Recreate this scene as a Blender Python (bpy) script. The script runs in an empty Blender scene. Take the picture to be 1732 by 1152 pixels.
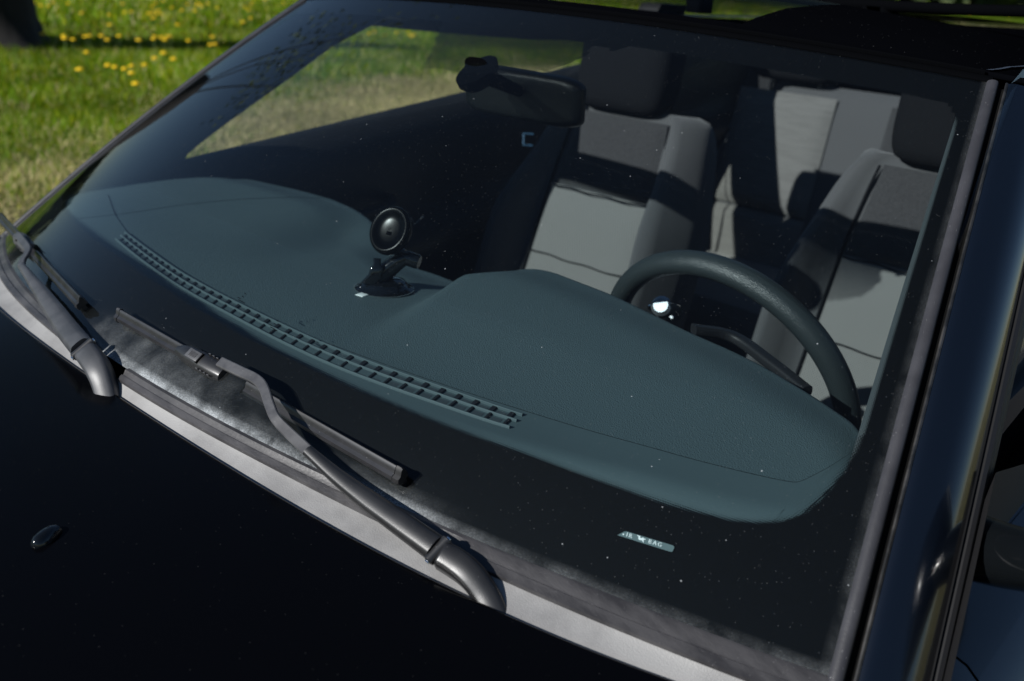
import bpy, math, random
import numpy as np
from mathutils import Vector, Matrix, noise
random.seed(7); rng = np.random.default_rng(7)
sc = bpy.context.scene
COL = sc.collection
# ---------------------------------------------------------------- camera (solved from the windscreen outline)
CAM = np.array([0.94142, -0.44433, 1.43852]); YAW, PITCH, ROLL, FPX = (0.73523, -0.3587, 0.06872, 1687.19621)
cf = np.array([-math.sin(YAW)*math.cos(PITCH), math.cos(YAW)*math.cos(PITCH), math.sin(PITCH)])
cr = np.cross(cf, [0, 0, 1]); cr /= np.linalg.norm(cr); cu = np.cross(cr, cf)
cr, cu = math.cos(ROLL)*cr+math.sin(ROLL)*cu, -math.sin(ROLL)*cr+math.cos(ROLL)*cu
cam = bpy.data.cameras.new('camera'); co = bpy.data.objects.new('camera', cam); COL.objects.link(co)
M = Matrix(((cr[0], cu[0], -cf[0], CAM[0]), (cr[1], cu[1], -cf[1], CAM[1]), (cr[2], cu[2], -cf[2], CAM[2]), (0, 0, 0, 1)))
co.matrix_world = M
cam.sensor_width = 36; cam.lens = 36*FPX/1732; cam.clip_start = 0.02; cam.clip_end = 3000
cam.dof.use_dof = True; cam.dof.focus_distance = 0.95; cam.dof.aperture_fstop = 6.0
sc.camera = co
# ---------------------------------------------------------------- light
SUN_AZ = (0.20, 0.98); SUN_EL = math.radians(28)      # direction the light travels over the ground; elevation
w = bpy.data.worlds.new('World'); sc.world = w; w.use_nodes = True
nt = w.node_tree; sky = nt.nodes.new('ShaderNodeTexSky'); sky.sky_type = 'NISHITA'; sky.sun_disc = False; sky.dust_density = 0.0; sky.ozone_density = 4.0
_d = Vector((-SUN_AZ[0], -SUN_AZ[1])).normalized()
sky.sun_elevation = SUN_EL; sky.sun_rotation = math.atan2(_d.x, _d.y)
bg = nt.nodes['Background']; nt.links.new(sky.outputs[0], bg.inputs[0]); bg.inputs[1].default_value = 0.05
sl = bpy.data.lights.new('sun', 'SUN'); sl.energy = 5.0; sl.angle = math.radians(0.5); sl.color = (1, 0.98, 0.95)
so = bpy.data.objects.new('sun', sl); COL.objects.link(so)
sdir = Vector((-_d.x*math.cos(SUN_EL), -_d.y*math.cos(SUN_EL), -math.sin(SUN_EL)))
so.rotation_euler = sdir.to_track_quat('-Z', 'Y').to_euler(); so.location = (-3, -8, 6)
sc.view_settings.view_transform = 'Standard'; sc.view_settings.look = 'None'
sc.view_settings.exposure = 0.32; sc.view_settings.gamma = 1.0
sc.render.engine = 'CYCLES'; sc.cycles.transparent_max_bounces = 24; sc.cycles.max_bounces = 8

GP = dict(W0=0.72953, W1=0.58412, H=0.36962, L=0.56985, z0=1.01619, bow0=0.15692, bow1=0.07586, crown0=0.04007, crown1=0.02621, belly=0.01391, wx=0.33602, wy=0.64092, wz=0.95105, wt=0.36878)
# ---------------------------------------------------------------- picture <-> place helpers
def ray(px, py): return cf+(px-866)/FPX*cr-(py-576)/FPX*cu
def proj(X):
    D = np.asarray(X, float)-CAM; z = D@cf
    return np.stack([866+FPX*(D@cr)/z, 576-FPX*(D@cu)/z], -1)
def atz(px, py, z): d = ray(px, py); return CAM+d*(z-CAM[2])/d[2]
def atx(px, py, x): d = ray(px, py); return CAM+d*(x-CAM[0])/d[0]
def aty(px, py, y): d = ray(px, py); return CAM+d*(y-CAM[1])/d[1]
def glass(u, v, h=0.0):
    """outer surface of the curved windscreen, u across (-1..1), v up (0..1), h metres out of it"""
    u = np.asarray(u, float); v = np.asarray(v, float)
    def S(u, v):
        g = GP; W = g['W0']+(g['W1']-g['W0'])*v
        return np.stack([u*W, g['L']*v+(g['bow0']*(1-v)+g['bow1']*v)*u*u,
                         g['z0']+g['H']*v+g['belly']*4*v*(1-v)-(g['crown0']*(1-v)+g['crown1']*v)*u*u], -1)
    e = 1e-4; P = S(u, v); a = (S(u+e, v)-P)/e; b = (S(u, v+e)-P)/e
    n = np.cross(a, b); n /= np.linalg.norm(n, axis=-1, keepdims=True)
    return P+n*np.asarray(h)[..., None]
def gnorm(u, v): return glass(u, v, 1.0)-glass(u, v, 0.0)
def onuv(px, py, h=0.0):
    q = np.array([0., .4])
    for _ in range(25):
        f = proj(glass(q[0], q[1], h))-[px, py]; J = np.zeros((2, 2))
        for i in range(2):
            k = q.copy(); k[i] += 1e-5; J[:, i] = (proj(glass(k[0], k[1], h))-[px, py]-f)/1e-5
        q = q-np.clip(np.linalg.solve(J, f), -.25, .25)
    return q
def ong(px, py, h=0.0): q = onuv(px, py, h); return glass(q[0], q[1], h)
def onf(px, py, f, z0=1.0):
    """where the line of sight meets the surface z = f(x, y)"""
    z = z0
    for _ in range(30):
        X = atz(px, py, z); z = .5*z+.5*float(f(X[0], X[1]))
    return atz(px, py, z)
def smooth(pts, n=8):
    P = np.asarray(pts, float)
    if len(P) < 3: return P
    P2 = np.vstack([2*P[0]-P[1], P, 2*P[-1]-P[-2]]); out = []
    for i in range(1, len(P2)-2):
        a, b, c, d = P2[i-1:i+3]
        for t in np.arange(n)/n:
            out.append(.5*((2*b)+(c-a)*t+(2*a-5*b+4*c-d)*t*t+(3*b-a-3*c+d)*t**3))
    out.append(P[-1]); return np.array(out)
def sst(a, b, x): t = np.clip((np.asarray(x, float)-a)/(b-a), 0, 1); return t*t*(3-2*t)
# ---------------------------------------------------------------- materials
def new_mat(name):
    m = bpy.data.materials.new(name); m.use_nodes = True; t = m.node_tree
    return m, t, t.nodes['Principled BSDF']
def N(t, typ, **kw):
    n = t.nodes.new(typ)
    for k, v in kw.items():
        if k.startswith('i_'): n.inputs[k[2:].replace('_', ' ')].default_value = v
        else: setattr(n, k, v)
    return n
def mat(name, col, rough=.5, metal=0, spec=.5, col2=None, nscale=20, nmix=(.4, .6), bump=0, bscale=200, btype='noise', coat=0, sheen=0, dust=0, dustscale=900, stretch=None):
    m, t, b = new_mat(name); L = t.links.new
    b.inputs['Base Color'].default_value = (*col, 1); b.inputs['Roughness'].default_value = rough
    b.inputs['Metallic'].default_value = metal; b.inputs['Specular IOR Level'].default_value = spec
    if coat: b.inputs['Coat Weight'].default_value = coat; b.inputs['Coat Roughness'].default_value = .03
    if sheen: b.inputs['Sheen Weight'].default_value = sheen
    tc = N(t, 'ShaderNodeTexCoord'); src = tc.outputs['Object']
    if stretch:
        mp = N(t, 'ShaderNodeMapping'); mp.inputs['Scale'].default_value = stretch; L(src, mp.inputs[0]); src = mp.outputs[0]
    if col2:
        n = N(t, 'ShaderNodeTexNoise', i_Scale=nscale, i_Detail=6.0, i_Roughness=.6); L(src, n.inputs['Vector'])
        r = N(t, 'ShaderNodeMapRange'); r.inputs['From Min'].default_value = nmix[0]; r.inputs['From Max'].default_value = nmix[1]; L(n.outputs['Fac'], r.inputs['Value'])
        x = N(t, 'ShaderNodeMix', data_type='RGBA'); x.inputs[6].default_value = (*col, 1); x.inputs[7].default_value = (*col2, 1)
        L(r.outputs[0], x.inputs[0]); L(x.outputs[2], b.inputs['Base Color']); base = x.outputs[2]
    else: base = None
    if dust:
        v = N(t, 'ShaderNodeTexVoronoi', i_Scale=dustscale*.35); L(src, v.inputs['Vector'])
        n2 = N(t, 'ShaderNodeTexWhiteNoise'); L(v.outputs['Position'], n2.inputs['Vector'])
        a = N(t, 'ShaderNodeMath', operation='MULTIPLY'); L(n2.outputs[0], a.inputs[0]); L(n2.outputs[0], a.inputs[1])
        a2 = N(t, 'ShaderNodeMath', operation='MULTIPLY_ADD'); L(a.outputs[0], a2.inputs[0]); a2.inputs[1].default_value = .5; a2.inputs[2].default_value = -.33
        lt = N(t, 'ShaderNodeMath', operation='LESS_THAN'); L(v.outputs['Distance'], lt.inputs[0]); L(a2.outputs[0], lt.inputs[1])
        mu = N(t, 'ShaderNodeMath', operation='MULTIPLY'); L(lt.outputs[0], mu.inputs[0]); mu.inputs[1].default_value = dust
        x = N(t, 'ShaderNodeMix', data_type='RGBA'); x.inputs[6].default_value = (*col, 1); x.inputs[7].default_value = (.5, .5, .5, 1)
        if base: L(base, x.inputs[6])
        L(mu.outputs[0], x.inputs[0]); L(x.outputs[2], b.inputs['Base Color'])
    if bump:
        if btype == 'voronoi':
            n = N(t, 'ShaderNodeTexVoronoi', i_Scale=bscale, feature='SMOOTH_F1'); o = n.outputs['Distance']
        else:
            n = N(t, 'ShaderNodeTexNoise', i_Scale=bscale, i_Detail=3.0); o = n.outputs['Fac']
        L(src, n.inputs['Vector']); bp = N(t, 'ShaderNodeBump', i_Strength=bump, i_Distance=.001); L(o, bp.inputs['Height']); L(bp.outputs[0], b.inputs['Normal'])
    return m
# ---------------------------------------------------------------- mesh helpers
def link(name, V, F, m, parent=None, smooth_=True, uvs=None):
    me = bpy.data.meshes.new(name); me.from_pydata([tuple(map(float, v)) for v in V], [], [tuple(map(int, f)) for f in F]); me.update()
    if smooth_:
        for pl in me.polygons: pl.use_smooth = True
    o = bpy.data.objects.new(name, me); COL.objects.link(o)
    if m is not None: me.materials.append(m)
    if parent is not None: adopt(o, parent)
    return o
def adopt(o, parent):
    o.parent = parent
    if parent.type == 'EMPTY': o.matrix_parent_inverse = Matrix.Translation(-Vector(parent.location))
def thing(name, label, cat, loc, group=None):
    o = bpy.data.objects.new(name, None); COL.objects.link(o); o.location = loc; o.empty_display_size = .2
    o['label'] = label; o['category'] = cat
    if group: o['group'] = group
    return o
def gridmesh(G, closed_u=False):
    nu, nv = G.shape[:2]; V = G.reshape(-1, 3); F = []
    for i in range(nu-(0 if closed_u else 1)):
        for j in range(nv-1):
            k = (i+1) % nu; F.append((i*nv+j, k*nv+j, k*nv+j+1, i*nv+j+1))
    return V, F
class MB:
    def __init__(s): s.V = []; s.F = []
    def add(s, V, F):
        o = len(s.V); s.V += [tuple(map(float, v)) for v in V]; s.F += [tuple(int(i)+o for i in f) for f in F]; return s
    def grid(s, G, closed_u=False): return s.add(*gridmesh(np.asarray(G), closed_u))
    def loft(s, secs, cap=True):
        S = np.asarray(secs); n, k = S.shape[:2]; o = len(s.V); F = []
        for i in range(n-1):
            for j in range(k):
                F.append((i*k+j, i*k+(j+1) % k, (i+1)*k+(j+1) % k, (i+1)*k+j))
        if cap: F.append(tuple(range(k))[::-1]); F.append(tuple((n-1)*k+j for j in range(k)))
        return s.add(S.reshape(-1, 3), F)
    def box(s, c, sx, sy, sz, bev=.0, X=(1, 0, 0), Y=(0, 1, 0), Z=(0, 0, 1), seg=2):
        import bmesh
        bm = bmesh.new(); bmesh.ops.create_cube(bm, size=1)
        bmesh.ops.scale(bm, vec=(sx, sy, sz), verts=bm.verts)
        if bev: bmesh.ops.bevel(bm, geom=bm.edges[:], offset=bev, segments=seg, profile=.5, affect='EDGES')
        R = np.stack([X, Y, Z]).astype(float); V = [np.array(c)+np.array(v.co)@R for v in bm.verts]
        bm.verts.index_update(); F = [[v.index for v in f.verts] for f in bm.faces]; bm.free(); return s.add(V, F)
    def revolve(s, c, prof, axis=(0, 0, 1), n=32, sc=(1, 1)):
        a = Vector(axis).normalized(); q = a.to_track_quat('Z', 'X'); X = np.array(q @ Vector((1, 0, 0))); Y = np.array(q @ Vector((0, 1, 0))); A = np.array(a)
        secs = [[np.array(c)+A*z+r*(X*math.cos(t)*sc[0]+Y*math.sin(t)*sc[1]) for t in np.linspace(0, 2*math.pi, n, endpoint=False)] for r, z in prof]
        return s.loft(secs)
    def tube(s, path, r, n=10, cap=True):
        P = np.asarray(path, float); rr = np.broadcast_to(r, len(P)); T = np.gradient(P, axis=0); T /= np.linalg.norm(T, axis=1, keepdims=True)
        up = np.array([0., 0, 1]) if abs(T[0][2]) < .9 else np.array([1., 0, 0]); secs = []
        A = np.cross(T[0], up); A /= np.linalg.norm(A)
        for i in range(len(P)):
            A = A-T[i]*(A@T[i]); A /= np.linalg.norm(A); B = np.cross(T[i], A)
            secs.append([P[i]+rr[i]*(A*math.cos(t)+B*math.sin(t)) for t in np.linspace(0, 2*math.pi, n, endpoint=False)])
        return s.loft(secs, cap)
    def sweep(s, path, prof, side, up, cap=True, sw=1, sh=1):
        """closed profile [(a, b)] swept along path; a along side, b along up; sw/sh scale per point"""
        P = np.asarray(path, float); n = len(P); side = np.broadcast_to(side, (n, 3)); up = np.broadcast_to(up, (n, 3)); sw = np.broadcast_to(sw, n); sh = np.broadcast_to(sh, n)
        return s.loft([[P[i]+side[i]*a*sw[i]+up[i]*b*sh[i] for a, b in prof] for i in range(n)], cap)
    def build(s, name, m, parent=None, smooth_=True, auto=True):
        o = link(name, s.V, s.F, m, parent, smooth_)
        if smooth_ and auto: sharp(o)
        return o
def sharp(o, ang=38):
    me = o.data
    try: me.set_sharp_from_angle(angle=math.radians(ang))
    except Exception: pass
def rrect(w, h, r, n=5):
    out = []
    for cx, cy, a0 in ((w/2-r, h/2-r, 0), (-w/2+r, h/2-r, 90), (-w/2+r, -h/2+r, 180), (w/2-r, -h/2+r, 270)):
        for k in range(n+1):
            a = math.radians(a0+90*k/n); out.append((cx+r*math.cos(a), cy+r*math.sin(a)))
    return out
def ribbon(path, w, side, up, h=.0004):
    P = np.asarray(path); S = np.broadcast_to(side, P.shape); U = np.broadcast_to(up, P.shape)
    return gridmesh(np.stack([P-S*w/2+U*h, P+S*w/2+U*h], 1))
def sidevec(P, N_):
    T = np.gradient(P, axis=0); S = np.cross(T, N_); return S/np.linalg.norm(S, axis=1, keepdims=True)
# ================================================================ MATERIALS
M_paint = mat('black_paint', (.0015, .0017, .0024), rough=.16, spec=.06, dust=.03, dustscale=800)
M_roofpaint = mat('roof_paint', (.0015, .0017, .0024), rough=.45, spec=.0, dust=.10, dustscale=800)
M_pillarpaint = mat('pillar_paint', (.002, .0035, .007), rough=.2, metal=.0, spec=.7, coat=.5)
M_rubber = mat('rubber', (.026, .026, .030), rough=.45, col2=(.036, .036, .041), nscale=25, bump=.15, bscale=500, dust=.5, dustscale=1400)
M_seal = mat('weathered_rubber', (.026, .025, .027), rough=.42, col2=(.055, .053, .055), nscale=18, bump=.2, bscale=300, dust=.5, dustscale=1500, stretch=(1, 3, 1))
M_cowl = mat('grey_plastic', (.20, .197, .195), rough=.5, col2=(.26, .257, .253), nscale=16, bump=.35, bscale=900, dust=.4, dustscale=1600)
M_black = mat('black_plastic', (.008, .008, .009), rough=.5)
M_matte = mat('matte_black_plastic', (.0018, .002, .0025), rough=.9, spec=.0)
M_rear = mat('rear_seat_fabric', (.15, .147, .142), rough=.95, spec=.1, bump=.5, bscale=700, col2=(.12, .117, .113), nscale=14, nmix=(.42, .75), stretch=(1, 1, 9))
M_trim = mat('trim_plastic', (.012, .013, .015), rough=.5, spec=.3)
M_litpatch = mat('lit_patch_plastic', (.035, .048, .054), rough=.6)
M_housing = mat('mirror_housing', (.004, .005, .005), rough=.38, spec=.35)
M_wiper = mat('wiper_metal', (.009, .009, .0095), rough=.36, spec=.8, col2=(.014, .014, .0145), nscale=40, bump=.06, bscale=900, dust=.3, dustscale=1500)
M_wiperfar = mat('faded_wiper_metal', (.035, .037, .041), rough=.45, spec=.6, col2=(.052, .054, .059), nscale=40, bump=.06, bscale=900, dust=.3, dustscale=1500)
M_armthin = mat('worn_arm_metal', (.045, .045, .048), rough=.36, spec=.8, col2=(.075, .075, .078), nscale=60, dust=.3, dustscale=1500)
M_blade = mat('blade_rubber', (.009, .009, .010), rough=.36, spec=.8, col2=(.016, .016, .018), nscale=50, dust=.45, dustscale=1500)
M_dash = mat('dash_plastic', (.056, .084, .092), rough=.55, spec=.35, bump=.6, bscale=900, btype='voronoi')
M_dashfine = mat('dash_smooth', (.056, .084, .092), rough=.6, spec=.3, bump=.2, bscale=1500)
M_deep = mat('dark_recess', (.003, .003, .003), rough=.9, spec=.1)
M_leather = mat('wheel_leather', (.022, .029, .031), rough=.4, spec=.5, bump=.5, bscale=900, btype='voronoi')
M_charc = mat('charcoal_fabric', (.030, .030, .032), rough=.95, spec=.1, bump=.5, bscale=1200, sheen=.2, col2=(.042, .042, .044), nscale=300)
M_light = mat('light_grey_fabric', (.168, .164, .158), rough=.95, spec=.1, bump=.5, bscale=700, sheen=.2, col2=(.165, .162, .156), nscale=9, nmix=(.4, .8), stretch=(2, 2, 16))
M_bolster = mat('bolster_fabric', (.07, .071, .074), rough=.95, spec=.1, bump=.4, bscale=900, sheen=.2)
M_head = mat('headrest_fabric', (.008, .0085, .0098), rough=.95, spec=.03, sheen=.0, bump=.3, bscale=900)
M_chrome = mat('chrome', (.75, .77, .8), rough=.12, metal=1)
M_silver = mat('satin_metal', (.5, .54, .58), rough=.5, metal=1)
M_belt = mat('belt_webbing', (.1, .1, .11), rough=.8)
M_blue = mat('blue_plastic', (.05, .13, .24), rough=.4)
M_line = mat('edge_metal', (.16, .15, .14), rough=.4, metal=.8, col2=(.05, .05, .05), nscale=40, nmix=(.35, .6))
M_gloss = mat('glossy_black_plastic', (.004, .005, .006), rough=.1, spec=.6)
M_white = mat('print_white', (.75, .8, .8), rough=.6)
M_tyre = mat('tyre_rubber', (.015, .015, .015), rough=.8)
def glass_mat(name, tint, dusty=False, refl=1.0, f0=.021):
    m, t, b = new_mat(name); t.nodes.remove(b); L = t.links.new; out = t.nodes['Material Output']
    tr = N(t, 'ShaderNodeBsdfTransparent'); tr.inputs[0].default_value = (*tint, 1)
    gl = N(t, 'ShaderNodeBsdfGlossy'); gl.inputs['Roughness'].default_value = .015; gl.inputs[0].default_value = (refl, refl, refl, 1)
    lw = N(t, 'ShaderNodeLayerWeight', i_Blend=.5)
    pw = N(t, 'ShaderNodeMath', operation='POWER'); L(lw.outputs['Facing'], pw.inputs[0]); pw.inputs[1].default_value = 5
    ma = N(t, 'ShaderNodeMath', operation='MULTIPLY_ADD'); L(pw.outputs[0], ma.inputs[0]); ma.inputs[1].default_value = .9; ma.inputs[2].default_value = f0
    mx = N(t, 'ShaderNodeMixShader'); L(ma.outputs[0], mx.inputs[0]); L(tr.outputs[0], mx.inputs[1]); L(gl.outputs[0], mx.inputs[2]); last = mx
    if dusty:
        df = N(t, 'ShaderNodeBsdfDiffuse'); df.inputs[0].default_value = (.62, .66, .68, 1)
        tc = N(t, 'ShaderNodeTexCoord'); P = tc.outputs['Object']; uv = tc.outputs['UV']
        def specks(scale, thr, amp):
            v = N(t, 'ShaderNodeTexVoronoi', i_Scale=scale); L(P, v.inputs['Vector'])
            wn = N(t, 'ShaderNodeTexWhiteNoise'); L(v.outputs['Position'], wn.inputs['Vector'])
            a = N(t, 'ShaderNodeMath', operation='SUBTRACT'); L(wn.outputs[0], a.inputs[0]); a.inputs[1].default_value = thr
            bq = N(t, 'ShaderNodeMath', operation='MULTIPLY'); L(a.outputs[0], bq.inputs[0]); bq.inputs[1].default_value = amp
            c = N(t, 'ShaderNodeMath', operation='LESS_THAN'); L(v.outputs['Distance'], c.inputs[0]); L(bq.outputs[0], c.inputs[1]); return c.outputs[0]
        s1 = specks(150, .93, 1.6); s2 = specks(420, .72, .75)
        m1 = N(t, 'ShaderNodeMath', operation='MULTIPLY'); L(s1, m1.inputs[0]); m1.inputs[1].default_value = .3
        m2 = N(t, 'ShaderNodeMath', operation='MULTIPLY_ADD'); L(s2, m2.inputs[0]); m2.inputs[1].default_value = .045; L(m1.outputs[0], m2.inputs[2])
        # wiped dirt film, heavier by the lower edge: 'dirt' is a painted-on amount of real dust
        at = N(t, 'ShaderNodeAttribute', attribute_name='dirt')
        n1 = N(t, 'ShaderNodeTexNoise', i_Scale=30.0, i_Detail=6.0, i_Roughness=.6, i_Distortion=.4); L(P, n1.inputs['Vector'])
        r1 = N(t, 'ShaderNodeMapRange'); L(n1.outputs['Fac'], r1.inputs['Value']); r1.inputs['From Min'].default_value = .28; r1.inputs['From Max'].default_value = .80
        n3 = N(t, 'ShaderNodeTexNoise', i_Scale=700.0, i_Detail=2.0); L(P, n3.inputs['Vector'])
        r3 = N(t, 'ShaderNodeMapRange'); L(n3.outputs['Fac'], r3.inputs['Value']); r3.inputs['From Min'].default_value = .42; r3.inputs['From Max'].default_value = .68; r3.inputs['To Min'].default_value = .7; r3.inputs['To Max'].default_value = 1.25
        mm = N(t, 'ShaderNodeMath', operation='MULTIPLY'); L(r1.outputs[0], mm.inputs[0]); L(r3.outputs[0], mm.inputs[1])
        md = N(t, 'ShaderNodeMath', operation='MULTIPLY'); L(mm.outputs[0], md.inputs[0]); L(at.outputs['Fac'], md.inputs[1])
        ad = N(t, 'ShaderNodeMath', operation='ADD', use_clamp=True); L(md.outputs[0], ad.inputs[0]); L(m2.outputs[0], ad.inputs[1])
        ad2 = N(t, 'ShaderNodeMath', operation='ADD', use_clamp=True); L(ad.outputs[0], ad2.inputs[0]); ad2.inputs[1].default_value = .0015
        m3 = N(t, 'ShaderNodeMixShader'); L(ad2.outputs[0], m3.inputs[0]); L(mx.outputs[0], m3.inputs[1]); L(df.outputs[0], m3.inputs[2]); last = m3
    L(last.outputs[0], out.inputs[0]); return m
M_glass = glass_mat('windscreen_glass', (.72, .79, .80), True)
M_addedroofglass = glass_mat('added_roof_glass', (.93, .95, .96), refl=.04, f0=.02)
M_side = glass_mat('side_glass', (.95, .97, .93), f0=.015)
def frit_mat():
    m, t, b = new_mat('frit_ceramic'); L = t.links.new; out = t.nodes['Material Output']
    b.inputs['Base Color'].default_value = (.0012, .0015, .002, 1); b.inputs['Roughness'].default_value = .6; b.inputs['Specular IOR Level'].default_value = .1
    tc = N(t, 'ShaderNodeTexCoord'); at = N(t, 'ShaderNodeAttribute', attribute_name='fritr')
    sx = N(t, 'ShaderNodeSeparateXYZ'); L(tc.outputs['UV'], sx.inputs[0])
    def M2(op, a, b_=None, c=None):
        n = N(t, 'ShaderNodeMath', operation=op)
        for i, q in enumerate((a, b_, c)):
            if q is None: continue
            if isinstance(q, (int, float)): n.inputs[i].default_value = q
            else: L(q, n.inputs[i])
        return n.outputs[0]
    P = .0021     # dot pitch (m); UV carries metres
    y = M2('DIVIDE', sx.outputs[1], P*.866); row = M2('FLOOR', y); odd = M2('MODULO', row, 2)
    x = M2('MULTIPLY_ADD', odd, .5, M2('DIVIDE', sx.outputs[0], P))
    fx = M2('SUBTRACT', M2('FRACT', x), .5); fy = M2('MULTIPLY', M2('SUBTRACT', M2('FRACT', y), .5), .866)
    d = M2('SQRT', M2('ADD', M2('MULTIPLY', fx, fx), M2('MULTIPLY', fy, fy)))
    mask = M2('LESS_THAN', d, at.outputs['Fac'])
    tr = N(t, 'ShaderNodeBsdfTransparent'); mx = N(t, 'ShaderNodeMixShader'); L(mask, mx.inputs[0]); L(tr.outputs[0], mx.inputs[1]); L(b.outputs[0], mx.inputs[2]); L(mx.outputs[0], out.inputs[0])
    return m
M_frit = frit_mat()
# ================================================================ SETTING: ground, grass
def dryness(x, y):
    n = np.array([noise.noise(Vector((a*.35, b*.35, 3.3)))*2.2+noise.noise(Vector((a*1.3, b*1.3, 9)))*1.1 for a, b in zip(np.ravel(x), np.ravel(y))]).reshape(np.shape(x))
    return sst(-8.6, -5.8, x+.25*y-.8+n) 
m, t, b = new_mat('lawn_soil'); L = t.links.new
tc = N(t, 'ShaderNodeTexCoord'); n1 = N(t, 'ShaderNodeTexNoise', i_Scale=.9, i_Detail=10.0, i_Roughness=.7); L(tc.outputs['Object'], n1.inputs['Vector'])
n2 = N(t, 'ShaderNodeTexNoise', i_Scale=14.0, i_Detail=8.0, i_Roughness=.75); L(tc.outputs['Object'], n2.inputs['Vector'])
at = N(t, 'ShaderNodeAttribute', attribute_name='dry')
r = N(t, 'ShaderNodeValToRGB'); e = r.color_ramp.elements; e[0].position = .3; e[0].color = (.03, .065, .001, 1); e[1].position = .7; e[1].color = (.10, .165, .002, 1); L(n2.outputs['Fac'], r.inputs[0])
r2 = N(t, 'ShaderNodeValToRGB'); e = r2.color_ramp.elements; e[0].position = .3; e[0].color = (.07, .075, .02, 1); e[1].position = .68; e[1].color = (.46, .39, .2, 1); L(n2.outputs['Fac'], r2.inputs[0])
ad = N(t, 'ShaderNodeMath', operation='MULTIPLY_ADD'); L(n1.outputs['Fac'], ad.inputs[0]); ad.inputs[1].default_value = 1.6; ad.inputs[2].default_value = -.8
ad2 = N(t, 'ShaderNodeMath', operation='ADD', use_clamp=True); L(ad.outputs[0], ad2.inputs[0]); L(at.outputs['Fac'], ad2.inputs[1])
x = N(t, 'ShaderNodeMix', data_type='RGBA'); L(ad2.outputs[0], x.inputs[0]); L(r.outputs[0], x.inputs[6]); L(r2.outputs[0], x.inputs[7]); L(x.outputs[2], b.inputs['Base Color'])
b.inputs['Roughness'].default_value = 1; b.inputs['Specular IOR Level'].default_value = .05
bp = N(t, 'ShaderNodeBump', i_Strength=.8, i_Distance=.06); L(n2.outputs['Fac'], bp.inputs['Height']); L(bp.outputs[0], b.inputs['Normal']); M_soil = m
def axis(far, near, step): return np.concatenate([-np.geomspace(far, near+2, 14), np.arange(-near, near+.1, step), np.geomspace(near+2, far, 14)])
ax = axis(1200, 30, .75); GX, GY = np.meshgrid(ax, ax, indexing='ij')
V, F = gridmesh(np.stack([GX, GY, 0*GX], -1)); g = link('ground', V, F, M_soil); g['kind'] = 'structure'
a = g.data.attributes.new('dry', 'FLOAT', 'POINT'); D = dryness(GX.clip(-60, 60), GY.clip(-60, 60)); a.data.foreach_set('value', (D*.9).ravel())
# asphalt strip the car stands on
M_asph = mat('asphalt', (.05, .05, .052), rough=.9, col2=(.09, .088, .085), nscale=60, bump=.8, bscale=120)
V, F = gridmesh(np.stack(np.meshgrid([-2.2, 4.5], np.linspace(-60, 60, 9), [.004], indexing='ij'), -1)[:, :, 0]); rd = link('road', V, F, M_asph); rd['kind'] = 'structure'
# grass blades, one mass nobody could count
def blades(n, x0, x1, y0, y1, hs, ws):
    x = rng.uniform(x0, x1, n); y = rng.uniform(y0, y1, n)
    cl = np.array([noise.noise(Vector((a*.8, b_*.8, 1.7))) for a, b_ in zip(x, y)])
    h = hs*rng.uniform(.45, 1.25, n)*(1+.9*cl); th = rng.uniform(0, 2*math.pi, n); le = rng.uniform(.1, .8, n)*h; ph = rng.uniform(0, 2*math.pi, n); wd = ws*rng.uniform(.6, 1.4, n)
    dr = dryness(x, y); h *= (1-.45*dr)
    A = np.stack([x-wd*np.cos(th), y-wd*np.sin(th), 0*x], -1); B = np.stack([x+wd*np.cos(th), y+wd*np.sin(th), 0*x], -1)
    C = np.stack([x+le*np.cos(ph), y+le*np.sin(ph), h], -1)
    pd = np.clip(dr*.85+rng.normal(0, .12, n)+.04, 0, 1); isd = rng.uniform(0, 1, n) < pd; lum = rng.uniform(.65, 1.3, n)*(1+.5*cl)
    c = np.where(isd[:, None], np.array([.56, .47, .25]), np.array([.115, .215, .001]))*lum[:, None]
    c = np.where((~isd & (rng.uniform(0, 1, n) < .3))[:, None], np.array([.26, .28, .002])*lum[:, None], c)
    return np.stack([A, B, C], 1).reshape(-1, 3), np.repeat(c, 3, 0)
parts = [blades(130000, -9, -3.2, 0, 9, .065, .0045), blades(150000, -16, -8, 0, 22, .10, .008), blades(70000, -34, -16, 4, 34, .16, .022), blades(25000, -40, -5, 22, 60, .18, .035)]
V = np.concatenate([p_[0] for p_ in parts]); C = np.concatenate([p_[1] for p_ in parts]); nf = len(V)//3
me = bpy.data.meshes.new('grass'); me.vertices.add(len(V)); me.vertices.foreach_set('co', V.astype(np.float32).ravel()); me.loops.add(len(V)); me.loops.foreach_set('vertex_index', np.arange(len(V), dtype=np.int32))
me.polygons.add(nf); me.polygons.foreach_set('loop_start', np.arange(0, len(V), 3, dtype=np.int32)); me.update(calc_edges=True)
ca = me.color_attributes.new('tint', 'FLOAT_COLOR', 'POINT'); ca.data.foreach_set('color', np.concatenate([C, np.ones((len(C), 1))], 1).astype(np.float32).ravel())
m, t, b = new_mat('grass_blade'); L = t.links.new; at = N(t, 'ShaderNodeAttribute', attribute_name='tint'); L(at.outputs['Color'], b.inputs['Base Color']); b.inputs['Roughness'].default_value = .6; b.inputs['Specular IOR Level'].default_value = .2
tl = N(t, 'ShaderNodeBsdfTranslucent'); L(at.outputs['Color'], tl.inputs[0]); mx = N(t, 'ShaderNodeMixShader', i_Fac=.35); L(b.outputs[0], mx.inputs[1]); L(tl.outputs[0], mx.inputs[2]); L(mx.outputs[0], t.nodes['Material Output'].inputs[0])
me.materials.append(m); go = bpy.data.objects.new('grass', me); COL.objects.link(go); go['kind'] = 'stuff'; go['label'] = 'sunlit spring grass with bleached dry tufts beside the car'; go['category'] = 'grass'
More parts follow.
